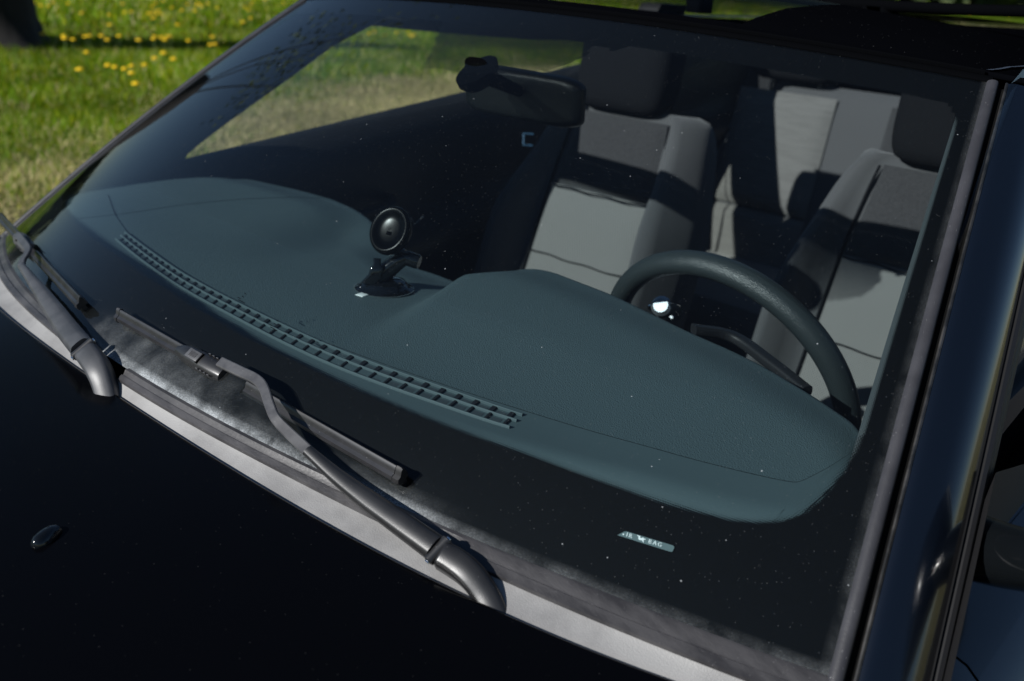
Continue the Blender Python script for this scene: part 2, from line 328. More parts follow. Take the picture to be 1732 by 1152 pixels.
# dandelions: traced in the picture, standing in the lawn
M_yel = mat('dandelion_petals', (.85, .62, .005), rough=.8, col2=(.85, .5, .003), nscale=200)
mb = MB(); mb.revolve((0, 0, .215), [(.002, -.012), (.018, -.006), (.036, .004), (.033, .015), (.016, .024), (.001, .023)], n=12)
for k in range(16):
    a_ = k*math.pi/8; c, s = math.cos(a_), math.sin(a_)
    mb.add([(c*.02-s*.007, s*.02+c*.007, .217), (c*.02+s*.007, s*.02-c*.007, .217), (c*.043+s*.004, s*.043-c*.004, .221), (c*.043-s*.004, s*.043+c*.004, .221)], [(0, 1, 2, 3)])
dl = mb.build('dandelion', M_yel); M_stem = mat('stem_green', (.1, .16, .03), rough=.6)
dl.data.materials.append(M_stem); nb = len(dl.data.polygons)
st = MB(); st.tube([(0, 0, 0), (.006, .003, .08), (0, 0, .21)], .003, 6)
import bmesh
bm = bmesh.new(); bm.from_mesh(dl.data); vs = [bm.verts.new(v) for v in st.V]
for f in st.F: nf_ = bm.faces.new([vs[i] for i in f]); nf_.material_index = 1
bm.to_mesh(dl.data); bm.free()
DP = [(208,7),(258,12),(342,12),(339,8),(266,24),(253,24),(185,26),(291,14),(186,43),(193,51),(137,50),(142,57),(134,58),(114,54),(108,62),(72,58),(66,48),(83,44),(145,63),(152,54),(170,55),(165,50),(226,50),(249,48),(258,56),(262,63),(273,64),(235,69),(301,43),(310,59),(319,70),(353,55),(356,77),(364,76),(147,90),(277,91),(262,100),(294,101),(183,112),(195,115),(211,118),(223,113),(245,111),(223,125),(135,119),(230,143),(480,6),(415,13),(424,32),(449,0),(508,99),(70,10),(82,11),(60,6),(372,60),(110,66),(124,68),
 (610,62),(625,58),(634,55),(651,60),(671,56),(686,49),(692,57),(700,60),(704,50),(648,34),(660,33),(696,62),(766,54),(1707,33),(1640,30),(1665,28)]
DP += [(float(a), float(b)) for a, b in zip(rng.uniform(58, 440, 42), rng.choice([5., 12, 20, 28, 38, 48, 58, 66], 42)+rng.uniform(-4, 4, 42)) if b < 110-(a-300)*.55*(a > 300)]
for i, (px, py) in enumerate(DP):
    o = dl if i == 0 else dl.copy()
    if i: COL.objects.link(o)
    X = atz(px, py, .215); s_ = rng.uniform(.8, 1.15)*(1 if X[0] > -30 else .8); o.location = (X[0], X[1], 0); o.scale = (s_, s_, 1); o.rotation_euler = (0, 0, rng.uniform(0, 6.28))
    o['label'] = 'small yellow dandelion flower in the sunlit green lawn'; o['category'] = 'dandelion'; o['group'] = 'yellow dandelions scattered over the lawn'
# tree
M_bark = mat('bark', (.006, .005, .005), rough=.95, col2=(.012, .011, .01), nscale=12, bump=1, bscale=30, stretch=(1, 1, .3))
M_leaf = mat('tree_leaf', (.05, .09, .015), rough=.7, col2=(.09, .13, .02), nscale=6)
TC = np.array([-13.62, 4.69, 0]); tree = thing('tree', 'thick dark tree trunk casting a long shadow over the dandelion lawn', 'tree', TC)
mb = MB(); zz = np.array([-.1, 0, .15, .4, .8, 1.6, 2.4, 3.0, 3.5]); rr = np.array([1.1, .98, .86, .80, .77, .74, .68, .5, .2])
secs = []
for z, r_ in zip(zz, rr):
    secs.append([TC+[r_*(1+.16*math.exp(-max(z, 0)*3)*math.sin(5*a)+.04*math.sin(3*a+z))*math.cos(a)+.03*z, r_*(1+.16*math.exp(-max(z, 0)*3)*math.sin(5*a)+.04*math.sin(3*a+z))*math.sin(a), z] for a in np.linspace(0, 2*math.pi, 36, endpoint=False)])
mb.loft(secs); tr_ = mb.build('trunk', M_bark, tree, auto=False)
mb = MB(); tips = []
for k in range(3):
    a = k*2.4+.3; r_ = rng.uniform(1.2, 2.4); z1 = rng.uniform(8, 10.5); z1 += 3; z1 -= 4; p0 = TC+[.09, 0, 2.6+.05*k]; p1 = TC+[r_*math.cos(a)*.6, r_*math.sin(a)*.6, (2.6+z1)/2+.3]; p2 = TC+[r_*math.cos(a), r_*math.sin(a), z1]
    mb.tube(smooth([p0, p1, p2], 5), np.linspace(.03, .008, 11), 7); tips += [p1, p2]
mb.build('branches', M_bark, tr_)
n = 700; tp = np.array(tips)[rng.integers(0, len(tips), n)]; c = tp+rng.normal(0, .6, (n, 3)); c = c[c[:, 2] > 5.5]; n = len(c)
d1 = rng.normal(0, 1, (n, 3)); d1 /= np.linalg.norm(d1, axis=1)[:, None]; d2 = np.cross(d1, rng.normal(0, 1, (n, 3))); d2 /= np.linalg.norm(d2, axis=1)[:, None]
q = np.stack([c-d1*.08, c+d2*.045, c+d1*.08, c-d2*.045], 1).reshape(-1, 3); link('crown', q, np.arange(4*n).reshape(-1, 4), M_leaf, tree, False)

# far wood added for a dark low band in glass and paint reflections, one mass
n = 16000; th = rng.uniform(math.radians(96), math.radians(292), n); rad = rng.uniform(95, 125, n); hgt = 5+3*np.array([noise.noise(Vector((math.cos(a)*9, math.sin(a)*9, 4))) for a in th])
z = hgt*rng.uniform(0.0, 1, n)**.7; c = np.stack([rad*np.cos(th), rad*np.sin(th), z+.5], -1)
d1 = rng.normal(0, 1, (n, 3)); d1 /= np.linalg.norm(d1, axis=1)[:, None]; d2 = np.cross(d1, rng.normal(0, 1, (n, 3))); d2 /= np.linalg.norm(d2, axis=1)[:, None]; q_ = rng.uniform(.7, 1.8, n)[:, None]
M_wood = mat('added_wood_foliage', (.03, .05, .015), rough=.9, col2=(.06, .07, .02), nscale=.3)
q = np.stack([c-d1*q_, c+d2*q_*.7, c+d1*q_, c-d2*q_*.7], 1).reshape(-1, 3); wd_ = link('reflection_wood', q, np.arange(4*n).reshape(-1, 4), M_wood, None, False); wd_['kind'] = 'stuff'; wd_['label'] = 'distant dark wood added around the lawn for its reflections in the car'; wd_['category'] = 'wood'
# ================================================================ CAR: outside
CAR_L = (0, .9, 0)
car = thing('parked_car', 'black estate car seen through its dusty windscreen, wipers at rest above the black bonnet', 'car', CAR_L)
def part(mb, name, m, parent=car, **k): return mb.build(name, m, parent, **k)
# --- windscreen pane
us = np.linspace(-1.0, 1.0, 121); vs_ = np.linspace(0, 1, 61)
U, Vv = np.meshgrid(us, vs_, indexing='ij'); G = glass(U, Vv); V, F = gridmesh(G)
ws = link('windscreen', V, F, M_glass, car)
uvl = ws.data.uv_layers.new(name='UVMap')
XX = U*GP['W0']; YY = Vv*.69
def set_uv(o, xy):
    l = o.data.uv_layers.active or o.data.uv_layers.new(name='UVMap'); vi = np.zeros(len(o.data.loops), dtype=np.int32); o.data.loops.foreach_get('vertex_index', vi); l.data.foreach_set('uv', np.asarray(xy, dtype=np.float32).reshape(-1, 2)[vi].ravel())
set_uv(ws, np.stack([XX, YY], -1))
d = .9*np.exp(-(Vv/(.0025+.005*sst(.6, .35, U)))**1.5)*sst(-.4, 0, U)*(.45+.55*sst(.75, .4, U))+.06*np.exp(-Vv/.015)*sst(.7, .4, U); d *= (1-.6*sst(.5, .65, U))
arc = np.hypot((U-.12)*.73, (Vv-.02)*.69)
d += .13*sst(-.2, -.1, U)*sst(.35, .05, U)*sst(.075, .045, Vv)*(.7+.3*np.sin(arc*140))
d += .10*sst(.2, .35, U)*sst(.62, .5, U)*sst(.035, .01, Vv)
d += .10*np.exp(-(1-np.abs(U))*.7/.0010)
at = ws.data.attributes.new('dirt', 'FLOAT', 'POINT'); at.data.foreach_set('value', d.ravel().astype(np.float32))
# --- frit: black ceramic border with dotted fringe, and the dotted shade band round the mirror
def uvpts(px): return np.array([onuv(*q) for q in px])
inner = [(-.30, .146), (-.6, .150), (-.8, .155), (-.92, .18), (-.955, .24), (-.966, .40), (-.966, .86), (-.955, .915), (-.92, .934), (-.75, .935), (-.4, .933), (0, .935), (.4, .935), (.75, .935), (.92, .934), (.955, .915), (.966, .86), (.966, .52), (.966, .36), (.965, .28), (.957, .235), (.94, .185), (.915, .155), (.87, .135), (.80, .127), (.70, .125), (.5, .121), (.3, .122), (.1, .128), (-.1, .138)]
inner = np.array(inner); inner = np.vstack([inner, inner[:1]]); inner = smooth(inner, 6)
W_ = np.array([GP['W0'], .69])
def sdist(P, poly):
    """signed distance, positive inside"""
    A = poly[:-1]; B = poly[1:]; AB = B-A; best = np.full(len(P), 9.); ins = np.zeros(len(P), bool)
    for a, b_, ab in zip(A, B, AB):
        t = np.clip(((P-a)@ab)/(ab@ab+1e-12), 0, 1); best = np.minimum(best, np.linalg.norm(P-a-t[:, None]*ab, axis=1))
        c = (a[1] > P[:, 1]) != (b_[1] > P[:, 1]); xi = a[0]+(P[:, 1]-a[1])*(ab[0])/(ab[1] if abs(ab[1]) > 1e-12 else 1e-12); ins ^= c & (P[:, 0] < xi)
    return np.where(ins, best, -best)
un = np.linspace(-1, 1, 281); vn = np.linspace(0, 1, 141); U2, V2 = np.meshgrid(un, vn, indexing='ij'); PP = np.stack([U2*W_[0], V2*W_[1]], -1).reshape(-1, 2)
sd = sdist(PP, inner*W_)
fr = np.interp(-sd, [-.007, -.0015, .0, .0015], [0, .32, .5, .8])
low = PP[:, 1] < .3*W_[1]; fr = np.where(low, fr, np.interp(-sd, [-.0012, .0012], [.1, .9]))
shade = uvpts([(748, 30), (730, 80), (712, 112), (760, 118), (800, 122), (870, 122), (930, 117), (992, 92), (1010, 60), (900, 10)])
sh_sd = sdist(PP, np.vstack([shade, shade[:1]])*W_); fr = np.maximum(fr, np.where(sh_sd > 0, np.interp(V2.ravel(), [.76, .84, .93], [.34, .42, .53]), 0))
cam_pad = uvpts([(862, 40), (940, 55), (1040, 82), (1100, 65), (1050, 20), (860, 0)]); fr = np.where(sdist(PP, np.vstack([cam_pad, cam_pad[:1]])*W_) > 0, .9, fr)
G2 = glass(U2, V2, -.0025); V, F = gridmesh(G2); F = [f for f in F if max(fr[i] for i in f) > .02]
used = sorted({i for f in F for i in f}); rm = {k: i for i, k in enumerate(used)}
fb = link('frit_band', [V[i] for i in used], [[rm[i] for i in f] for f in F], M_frit, ws); set_uv(fb, PP[used]+[2, 0])
at = fb.data.attributes.new('fritr', 'FLOAT', 'POINT'); at.data.foreach_set('value', fr[used].astype(np.float32))
# --- printed AIR BAG slot, on the inside of the pane above the frit
ax_, ay_ = np.array([1046., 899.]), np.array([1141., 926.])
ex = (ay_-ax_)/np.linalg.norm(ay_-ax_); ey = np.array([ex[1], -ex[0]])     # picture right / picture up, along the label
def lab(a, b_, h): q = ax_+ex*a-ey*-b_*1.0; return ong(q[0], q[1], h)
def labmesh(name, V2d, F, m, h, parent): return link(name, [lab(x_, y_, h) for x_, y_ in V2d], F, m, parent, False)
M_slot = mat('label_grey', (.10, .145, .15), rough=.5)
slot = labmesh('air_bag_label', [(0, -6.5), (93, -9), (97, -8), (98, -4.5), (98, 1), (95, 2.5), (14, 4), (10, 3.0)], [range(8)], M_slot, -.0012, ws)
def word(s, x0, y0, size, xs=1.0):
    c = bpy.data.curves.new('t', 'FONT'); c.body = s; c.size = size; c.space_character = 1.12; o = bpy.data.objects.new('t', c); COL.objects.link(o)
    dg = bpy.context.evaluated_depsgraph_get(); me = bpy.data.meshes.new_from_object(o.evaluated_get(dg)); Vt = [(v.co.x*xs+x0, v.co.y+y0) for v in me.vertices]; Ft = [list(p_.vertices) for p_ in me.polygons]
    bpy.data.objects.remove(o); bpy.data.curves.remove(c); bpy.data.meshes.remove(me); return Vt, Ft
TV = []; TF = []
def addt(vf, sk=.0):
    o_ = len(TV); TV.extend([(x_+sk*y_, y_) for x_, y_ in vf[0]]); TF.extend([[i+o_ for i in f] for f in vf[1]])
for dx in (0, .5): addt(word('I', 14+dx, -4.4, 10, 1.0)); addt(word('R', 18.5+dx, -4.6, 10, 1.0)); addt(word('B', 53+dx, -5.0, 10, 1.0)); addt(word('A', 61+dx, -5.1, 10, 1.0)); addt(word('G', 69.5+dx, -5.2, 10, 1.0))
addt(([(8, -3.5), (10.5, -3.5), (10.5, -1.2), (8, -1.2)], [[0, 1, 2, 3]]))
addt(([(32, 3), (33, 1.6), (35, 1.2), (35.5, -2.5), (38, -4.2), (42.5, -3.6), (45, -6), (46.6, -5.2), (44.6, -2), (47.6, -1), (48, .2), (44.5, .4), (43, 1.9), (41.5, .2), (38.5, -.4), (38.2, 2.4), (35.6, 2.6)], [list(range(17))]))
tx = labmesh('label_lettering', TV, TF, M_white, -.0008, ws)
# two tiny maker marks printed low on the pane
for cx, cy in ((408, 500), (462, 546)):
    mb = MB()
    for k, (dx, dy, w_) in enumerate(((-6, 2, 5), (1, 0, 4), (-5, 6, 8), (5, -5, 4), (0, 9, 7))):
        P_ = [ong(cx+dx, cy+dy, -.001), ong(cx+dx+w_, cy+dy+w_*.5, -.001), ong(cx+dx+w_, cy+dy+w_*.5+1.6, -.001), ong(cx+dx, cy+dy+1.6, -.001)]; mb.add(P_, [(0, 1, 2, 3)])
    mb.build('glass_marking', M_deep, ws, smooth_=False)
# --- frame strips round the pane (profile in metres: outward, proud)
def border(u0, u1, v0, v1, outdir, prof, n=60, close=False):
    secs = []
    for t_ in np.linspace(0, 1, n):
        u = u0+(u1-u0)*t_; v = v0+(v1-v0)*t_; P = glass(u, v); Nn = gnorm(u, v)
        O = (glass(u+.001, v)-P) if outdir == 'r' else (P-glass(u+.001, v)) if outdir == 'l' else (glass(u, v+.001)-P) if outdir == 't' else (P-glass(u, v+.001))
        T_ = (glass(u, v+.001)-P) if outdir in 'rl' else (glass(u+.001, v)-P); T_ /= np.linalg.norm(T_); O -= T_*(O@T_); O /= np.linalg.norm(O)
        secs.append([P+O*a_+Nn*b_ for a_, b_ in prof])
    return np.array(secs)
seal = [(-.0045, -.003), (-.0045, .0012), (-.003, .003), (0, .0042), (.003, .0042), (.0055, .003), (.007, 0), (.007, -.006)]
for side in 'rl':
    s_ = 1 if side == 'r' else -1
    mb = MB(); mb.grid(border(s_, s_, -.04, .998, side, seal)); part(mb, 'side_seal', M_rubber, car)
    mb = MB(); mb.grid(border(s_, s_, -.05, 1.0, side, [(.006, -.006), (.014, -.007), (.014, -.001)])); gp = part(mb, 'seal_gap', M_deep, car)
    mb = MB(); mb.grid(border(s_, s_, -.05, 1.0, side, [(.0128, -.003), (.0128, .0012), (.0140, .0022), (.0155, .0012)])); part(mb, 'edge_strip', M_line, car)
    pp = [(.0142, -.002), (.0155, .0005), (.022, .0018), (.033, .0), (.043, -.0035), (.052, -.0095), (.060, -.0175), (.067, -.0275), (.072, -.039), (.076, -.055)]
    pp = smooth(pp, 4); mb = MB(); mb.grid(border(s_, s_, -.16, 1.0, side, pp, 70)); part(mb, 'windscreen_pillar', M_pillarpaint, car, auto=False)
    mb = MB(); mb.grid(border(s_, s_, -.10, 1.0, side, [(.069, -.034), (.072, -.0315), (.0755, -.033), (.0785, -.040), (.080, -.053), (.083, -.056), (.085, -.063), (.087, -.105)])); part(mb, 'door_frame_seal', M_rubber if 0 else M_black, car)
# top trim and header
mb = MB(); mb.grid(border(-1, 1, 1, 1, 't', [(-.0015, -.002), (-.0015, .0008), (.001, .0018), (.005, .002), (.0085, .0008), (.0095, -.004)], 90)); part(mb, 'top_seal', M_matte, car)
mb = MB(); mb.grid(border(-.985, .985, 1, 1, 't', [(.0085, .001), (.0095, .0042), (.0115, .0044), (.013, .001)], 90)); part(mb, 'top_edge_strip', M_matte, car)
# --- roof
def roofz(x, y): return 1.431-.135*x*x-.55*np.clip(abs(x)-.50, 0, 1)**1.5*1.5+np.interp(y, [.45, .62, .72, .85, 1.3, 2.0, 2.9], [-.07, -.028, -.010, 0, -.024, -.034, -.06])
hdr = border(-1.06, 1.06, 1, 1, 't', [(.0125, -.004), (.014, .0015)], 60)
G3 = np.zeros((60, 40, 3))
for i in range(60):
    p0, p1 = hdr[i]; x_ = p1[0]; yy = np.r_[[p1[1]], np.linspace(p1[1]+.018, .72, 10)[:-1], .72+2.03*np.linspace(0, 1, 28)**1.2]
    zr = np.array([roofz(x_, q) for q in yy]); k = np.exp(-(yy-yy[0])/.06); zr = zr*(1-k)+k*(p1[2]+(yy-yy[0])*.35)
    G3[i, 0] = p0; G3[i, 1] = p1; G3[i, 2:, 0] = x_*(1-.06*((yy-yy[0])/2.2)); G3[i, 2:, 1] = yy; G3[i, 2:, 2] = zr
V, F = gridmesh(G3); isg = lambda v: -.545 < v[0] < .31 and float(glass(v[0]/.588, 1.0)[1])+.017 < v[1] < 2.3
Fg = [f for f in F if all(isg(V[i]) for i in f)]; Fr = [f for f in F if not all(isg(V[i]) for i in f)]
def submesh(V, F): u_ = sorted({i for f in F for i in f}); m_ = {k: i for i, k in enumerate(u_)}; return [V[i] for i in u_], [[m_[i] for i in f] for f in F]
roof = link('roof', *submesh(V, Fr), M_roofpaint, car); link('added_roof_glass', *submesh(V, Fg), M_addedroofglass, car)  # glass panel added to the roof so sun reaches the rear of the cabin
for s_ in (-1, 1):   # roof joint moulding down each side
    mb = MB(); e_ = G3[-3 if s_ > 0 else 2, 1:]; P_ = e_+[0, 0, .0005]; mb.add(*ribbon(P_, .004, (1, 0, 0), (0, 0, 1), .0012)); part(mb, 'roof_moulding', M_rubber, car)
e0 = G3[-1, 1:]; e1 = G3[0, 1:]
for e_, s_ in ((e0, 1), (e1, -1)):
    Q = np.stack([e_+np.array([s_*a_, 0, b_]) for a_, b_ in ((0, 0), (.012, -.004), (.022, -.012), (.028, -.024), (.032, -.038))], 1); mb = MB(); mb.grid(Q); part(mb, 'roof_side_rail', M_pillarpaint, car, auto=False)
# --- roof cross bar
bar = thing('roof_rack_bar', 'black load bar across the roof, seen at the top right', 'roof rack', (.1, 1.2, 1.40))
top = [aty(px, py, 1.2) for px, py in [(1354, -2), (1400, 4), (1470, 8), (1560, 13), (1650, 17), (1732, 19), (1860, 22)]]
bp_ = [top[0]+[-.5, 0, .012], top[0]+[-.25, 0, .010]]+top+[top[-1]+[.04, 0, -.012]]
mb = MB(); P_ = smooth(bp_, 6); mb.sweep(P_, rrect(.045, .017, .008), (0, 1, 0), (0, 0, 1), sw=1); mb.build('bar', M_matte, bar)
for px_, in ((1487,), (1180,)):
    X = aty(px_, 18, 1.2); zt = 1.398; mb = MB(); mb.sweep([[X[0], 1.2, roofz(X[0], 1.2)-.004], [X[0], 1.2, roofz(X[0], 1.2)+.008], [X[0]+.004, 1.2, X[2]-.004]], rrect(.07, .05, .015), (1, 0, 0), (0, 1, 0), sw=[.9, .6, .45]); mb.build('foot', M_matte, bar)
# --- bonnet
def hood_y(x): return -.021+.11*x*x+.33*np.abs(x)**4
def hood_e(x): return 1.0-.03*(np.abs(x)/.62)**2.5
def hood_z(x, y): d_ = np.clip(hood_y(x)-y, 0, 3); return hood_e(x)+.012*(np.abs(x)/.62)**2.5*sst(0, .3, d_)-.045*d_-.085*d_**2-.16*np.clip(d_-.55, 0, 1)**2
xs = np.linspace(-.715, .715, 61); rows = [(.012, -.022), (.006, -.012), (.0035, -.004), (0.0015, -.0012), (0, 0)]
G4 = []
for x_ in xs:
    col = [(x_, hood_y(x_)-.004-b_*0+a_*-.0-(-a_*0), 1.0+b_) for a_, b_ in rows[:0]]
    e_ = float(hood_e(x_))-1; col = [(x_, hood_y(x_)-.010, .975+e_), (x_, hood_y(x_)-.0025, .988+e_), (x_, hood_y(x_)-.0003, .996+e_), (x_, hood_y(x_)-.0012, .9988+e_)]
    for d_ in np.concatenate([[.003, .006, .012], np.linspace(.03, .98, 34)]): y_ = hood_y(x_)-d_; col.append((x_, y_, float(hood_z(x_, y_))))
    G4.append(col)
mb = MB(); mb.grid(G4); hood = part(mb, 'bonnet', M_paint, car, auto=False)
# washer jet
X = onf(57, 927, hood_z, .98); Y_ = onf(96, 896, hood_z, .98); ax1 = (Y_-X)/np.linalg.norm(Y_-X); n_ = np.array([0, -.1, 1.]); n_ /= np.linalg.norm(n_); sd_ = np.cross(n_, ax1)
mb = MB(); L_ = np.linalg.norm(Y_-X)
def half(w_, h_, n=12): return [(w_*math.cos(t_), h_*math.sin(t_)-.002) for t_ in np.linspace(0, math.pi, n)]
mb.sweep([X+ax1*L_*t_ for t_ in (0, .06, .2, .5, .8, 1, 1.03)], half(.008, .010), sd_, n_, sw=[.3, .6, .85, 1, .9, .75, .5], sh=[.25, .7, .95, 1, .9, .6, .2]); part(mb, 'washer_jet', M_gloss, car)
# --- cowl: rubber lip along the glass, then the plastic panel running under the bonnet
def yg(x): return GP['bow0']*(x/GP['W0'])**2
def zg(x): return GP['z0']-GP['crown0']*(x/GP['W0'])**2
xs = np.linspace(-.74, .74, 121); A_ = []; B_ = []
lipw = lambda x: .012+.012*sst(.2, .7, x)+.006*sst(-.15, -.5, x)
for x_ in xs:
    y0, z0_ = yg(x_), zg(x_); w_ = lipw(x_)
    A_.append([(x_, y0+.004, z0_-.001), (x_, y0+.001, z0_+.0012), (x_, y0-.003, z0_+.001), (x_, y0-w_*.45, z0_-.0035), (x_, y0-w_*.55, z0_-.0045), (x_, y0-w_*.62, z0_-.0035), (x_, y0-w_*.9, z0_-.006), (x_, y0-w_, z0_-.007), (x_, y0-w_, z0_-.010)])
    ys = np.r_[np.linspace(y0-w_+.002, hood_y(x_)+.001, 7), hood_y(x_)-.02, hood_y(x_)-.06]; ts = np.r_[np.linspace(0, 1, 7)**.8, 1.05, 1.2]; zh = float(hood_e(x_))-.006
    B_.append([(x_, q, z0_-.0095+(zh-z0_+.0095)*t_) for q, t_ in zip(ys, ts)])
cut = lambda q: not (-.165 < q < -.005)
def seg(Gx, keep):
    i = 0; out = []
    while i < len(xs):
        if keep(xs[i]):
            j = i
            while j+1 < len(xs) and keep(xs[j+1]): j += 1
            if j > i: out.append(np.array(Gx[i:j+1]))
            i = j+1
        else: i += 1
    return out
mb = MB()
for s_ in seg(A_, lambda q: q > -.004 or q < -.16): mb.grid(s_)
part(mb, 'cowl_lip', M_seal, car)
mb = MB(); mb.grid(B_); part(mb, 'cowl_panel', M_cowl, car)
# --- front wings, doors below the belt, nose, tail (what a step to the side would show)
def sidepanel(s_, y0, y1, n, name, zt, m):
    G_ = []
    for y_ in np.linspace(y0, y1, n):
        z_ = zt(y_); xw = .86-.05*np.clip((-y_-.3), 0, 1)**2
        xi = (.72 if y_ < .12 else .715+.0*y_)
        prof = [(xi, z_-.03), (xi, z_-.004), (xi+.004, z_), (xi+.03, z_-.004), (xi+.07, z_-.016), (xw-.04, z_-.045), (xw-.012, z_-.085), (xw, z_-.14), (xw+.012, z_-.28), (xw+.01, .55), (xw, .35), (xw-.05, .22)]
        G_.append([(s_*a_, y_, b_) for a_, b_ in prof])
    mb = MB(); mb.grid(G_); return part(mb, name, m, car, auto=False)
wing = lambda y: float(hood_z(.715, min(y, hood_y(.715)))) if y < .04 else 1.0-.028*0+(y-.04)*.02-.012
belt = lambda y: .985+.12*(y-.3)
for s_ in (1, -1):
    sidepanel(s_, -.98, .27, 40, 'front_wing', lambda y: float(hood_z(.715, y)) if y < hood_y(.715) else .972+.02*(y-.04), M_pillarpaint)
    for y0, y1 in ((.275, 1.22), (1.225, 2.05)):
        d_ = sidepanel(s_, y0, y1, 24, 'door', lambda y: .975+.075*(y-.27), M_pillarpaint)
        hm = MB(); hm.box((s_*.888, y1-.14, .90), .02, .16, .025, .008); hm.build('door_handle', M_pillarpaint, d_)
    sidepanel(s_, 2.055, 3.1, 20, 'rear_wing', lambda y: .975+.075*(y-.27), M_pillarpaint)
    for yw in (-.30, 2.35):
        mb = MB(); mb.revolve((s_*.78, yw, .32), [(.2, -.1), (.30, -.1), (.32, -.07), (.32, .07), (.30, .1), (.2, .1)], axis=(1, 0, 0), n=40); wh = part(mb, 'wheel', M_tyre, car)
        mb = MB(); mb.revolve((s_*.80, yw, .32), [(.001, -.05), (.06, -.05), (.21, -.09), (.22, .07), (.2, .075), (.18, .04), (.05, .06), (.001, .06)], axis=(s_, 0, 0), n=40); mb.build('rim', M_silver, wh)
G_ = []
for x_ in np.linspace(-.80, .80, 33):
    c_ = -.99-.06+.12*(x_/.8)**2*1.6; zt = float(hood_z(np.clip(x_, -.715, .715), hood_y(.6)-.97))
    G_.append([(x_, c_+.09, zt-.01), (x_, c_+.03, zt-.05), (x_, c_, .62), (x_, c_-.03, .5), (x_, c_-.02, .3), (x_, c_+.06, .2)])
mb = MB(); mb.grid(G_); part(mb, 'front_bumper', M_paint, car, auto=False)
for s_ in (1, -1):
    mb = MB(); mb.box((s_*.62, -.955, .70), .3, .10, .13, .04, seg=3); part(mb, 'headlight', M_gloss, car)
mb = MB(); mb.box((0, 3.1, .68), 1.66, .08, .9, .04); part(mb, 'tailgate', M_paint, car)
mb = MB(); G_ = [[(x_, 2.72, 1.37-.1*x_*x_), (x_, 3.08, 1.10)] for x_ in np.linspace(-.6, .6, 9)]; mb.grid(G_); part(mb, 'rear_window', M_side, car)
mb = MB(); mb.box((0, 1.05, .20), 1.6, 4.0, .06, .01); part(mb, 'underbody', M_deep, car)
mb = MB(); mb.box((0, .0, .62), 1.42, .02, .62, 0); mb.box((0, -.5, .62), 1.3, .9, .4, .05); part(mb, 'engine_bay', M_deep, car)
# --- door mirror on the driver's side, its sail and the door glass
XM = .795
mir = [(.84, .31, 1.085)]
mb = MB(); secs = []
for t_, sc_ in ((-.055, .55), (-.045, .8), (-.02, .97), (.02, 1.0), (.045, .93), (.05, .9)):
    secs.append([(.905+.105*a_*sc_+t_*-.1, .30+t_, 1.085+.066*b_*sc_) for a_, b_ in [(math.copysign(abs(math.cos(q))**.6, math.cos(q)), math.copysign(abs(math.sin(q))**.6, math.sin(q))) for q in np.linspace(0, 2*math.pi, 28, endpoint=False)]])
mb.loft(secs); dm = part(mb, 'door_mirror', M_pillarpaint, car, auto=False)
mb = MB(); mb.tube(smooth([(.735, .36, 1.01), (.775, .34, 1.025), (.82, .31, 1.05)], 5), np.linspace(.03, .022, 11), 14); mb.build('mirror_arm', M_gloss, dm)
mb = MB(); mb.add([(.895+a_*.092-.0, .352, 1.085+b_*.054) for a_, b_ in rrect(2, 2, .5)], [range(24)]); mb.build('mirror_glass', M_silver, dm)
for s_ in (1, -1):
    mb = MB(); o_ = s_
    a1 = glass(1, -.02)+[.078, 0, -.062]; a2 = glass(1, .42)+[.080, 0, -.07]
    q = [a1, a2, (.742, .62, 1.012), (.752, .29, .985)]; q = [(abs(v_[0])*o_, v_[1], v_[2]) for v_ in q]; mb.add(q, [(0, 1, 2, 3)]); part(mb, 'sail_panel', M_black, car, smooth_=False)
    q = []
    G_ = []
    for y_ in np.linspace(.46, 2.0, 30):
        zb = 1.071+.1315*(y_-.461); x_b = .70
        # upper edge follows pillar then roof rail
        vq = (y_-.16)/.49; ztop = 1.0+.37*vq if vq < .98 else min(1.375, 1.363+.01*(y_-.6))
        ztop = max(ztop, zb+.004); G_.append([(o_*(x_b-.32*(z_-1.07)), y_, z_) for z_ in np.linspace(zb-.03, ztop+.01, 5)])
    mb.__init__(); mb.grid(G_); part(mb, 'door_window', M_side, car)
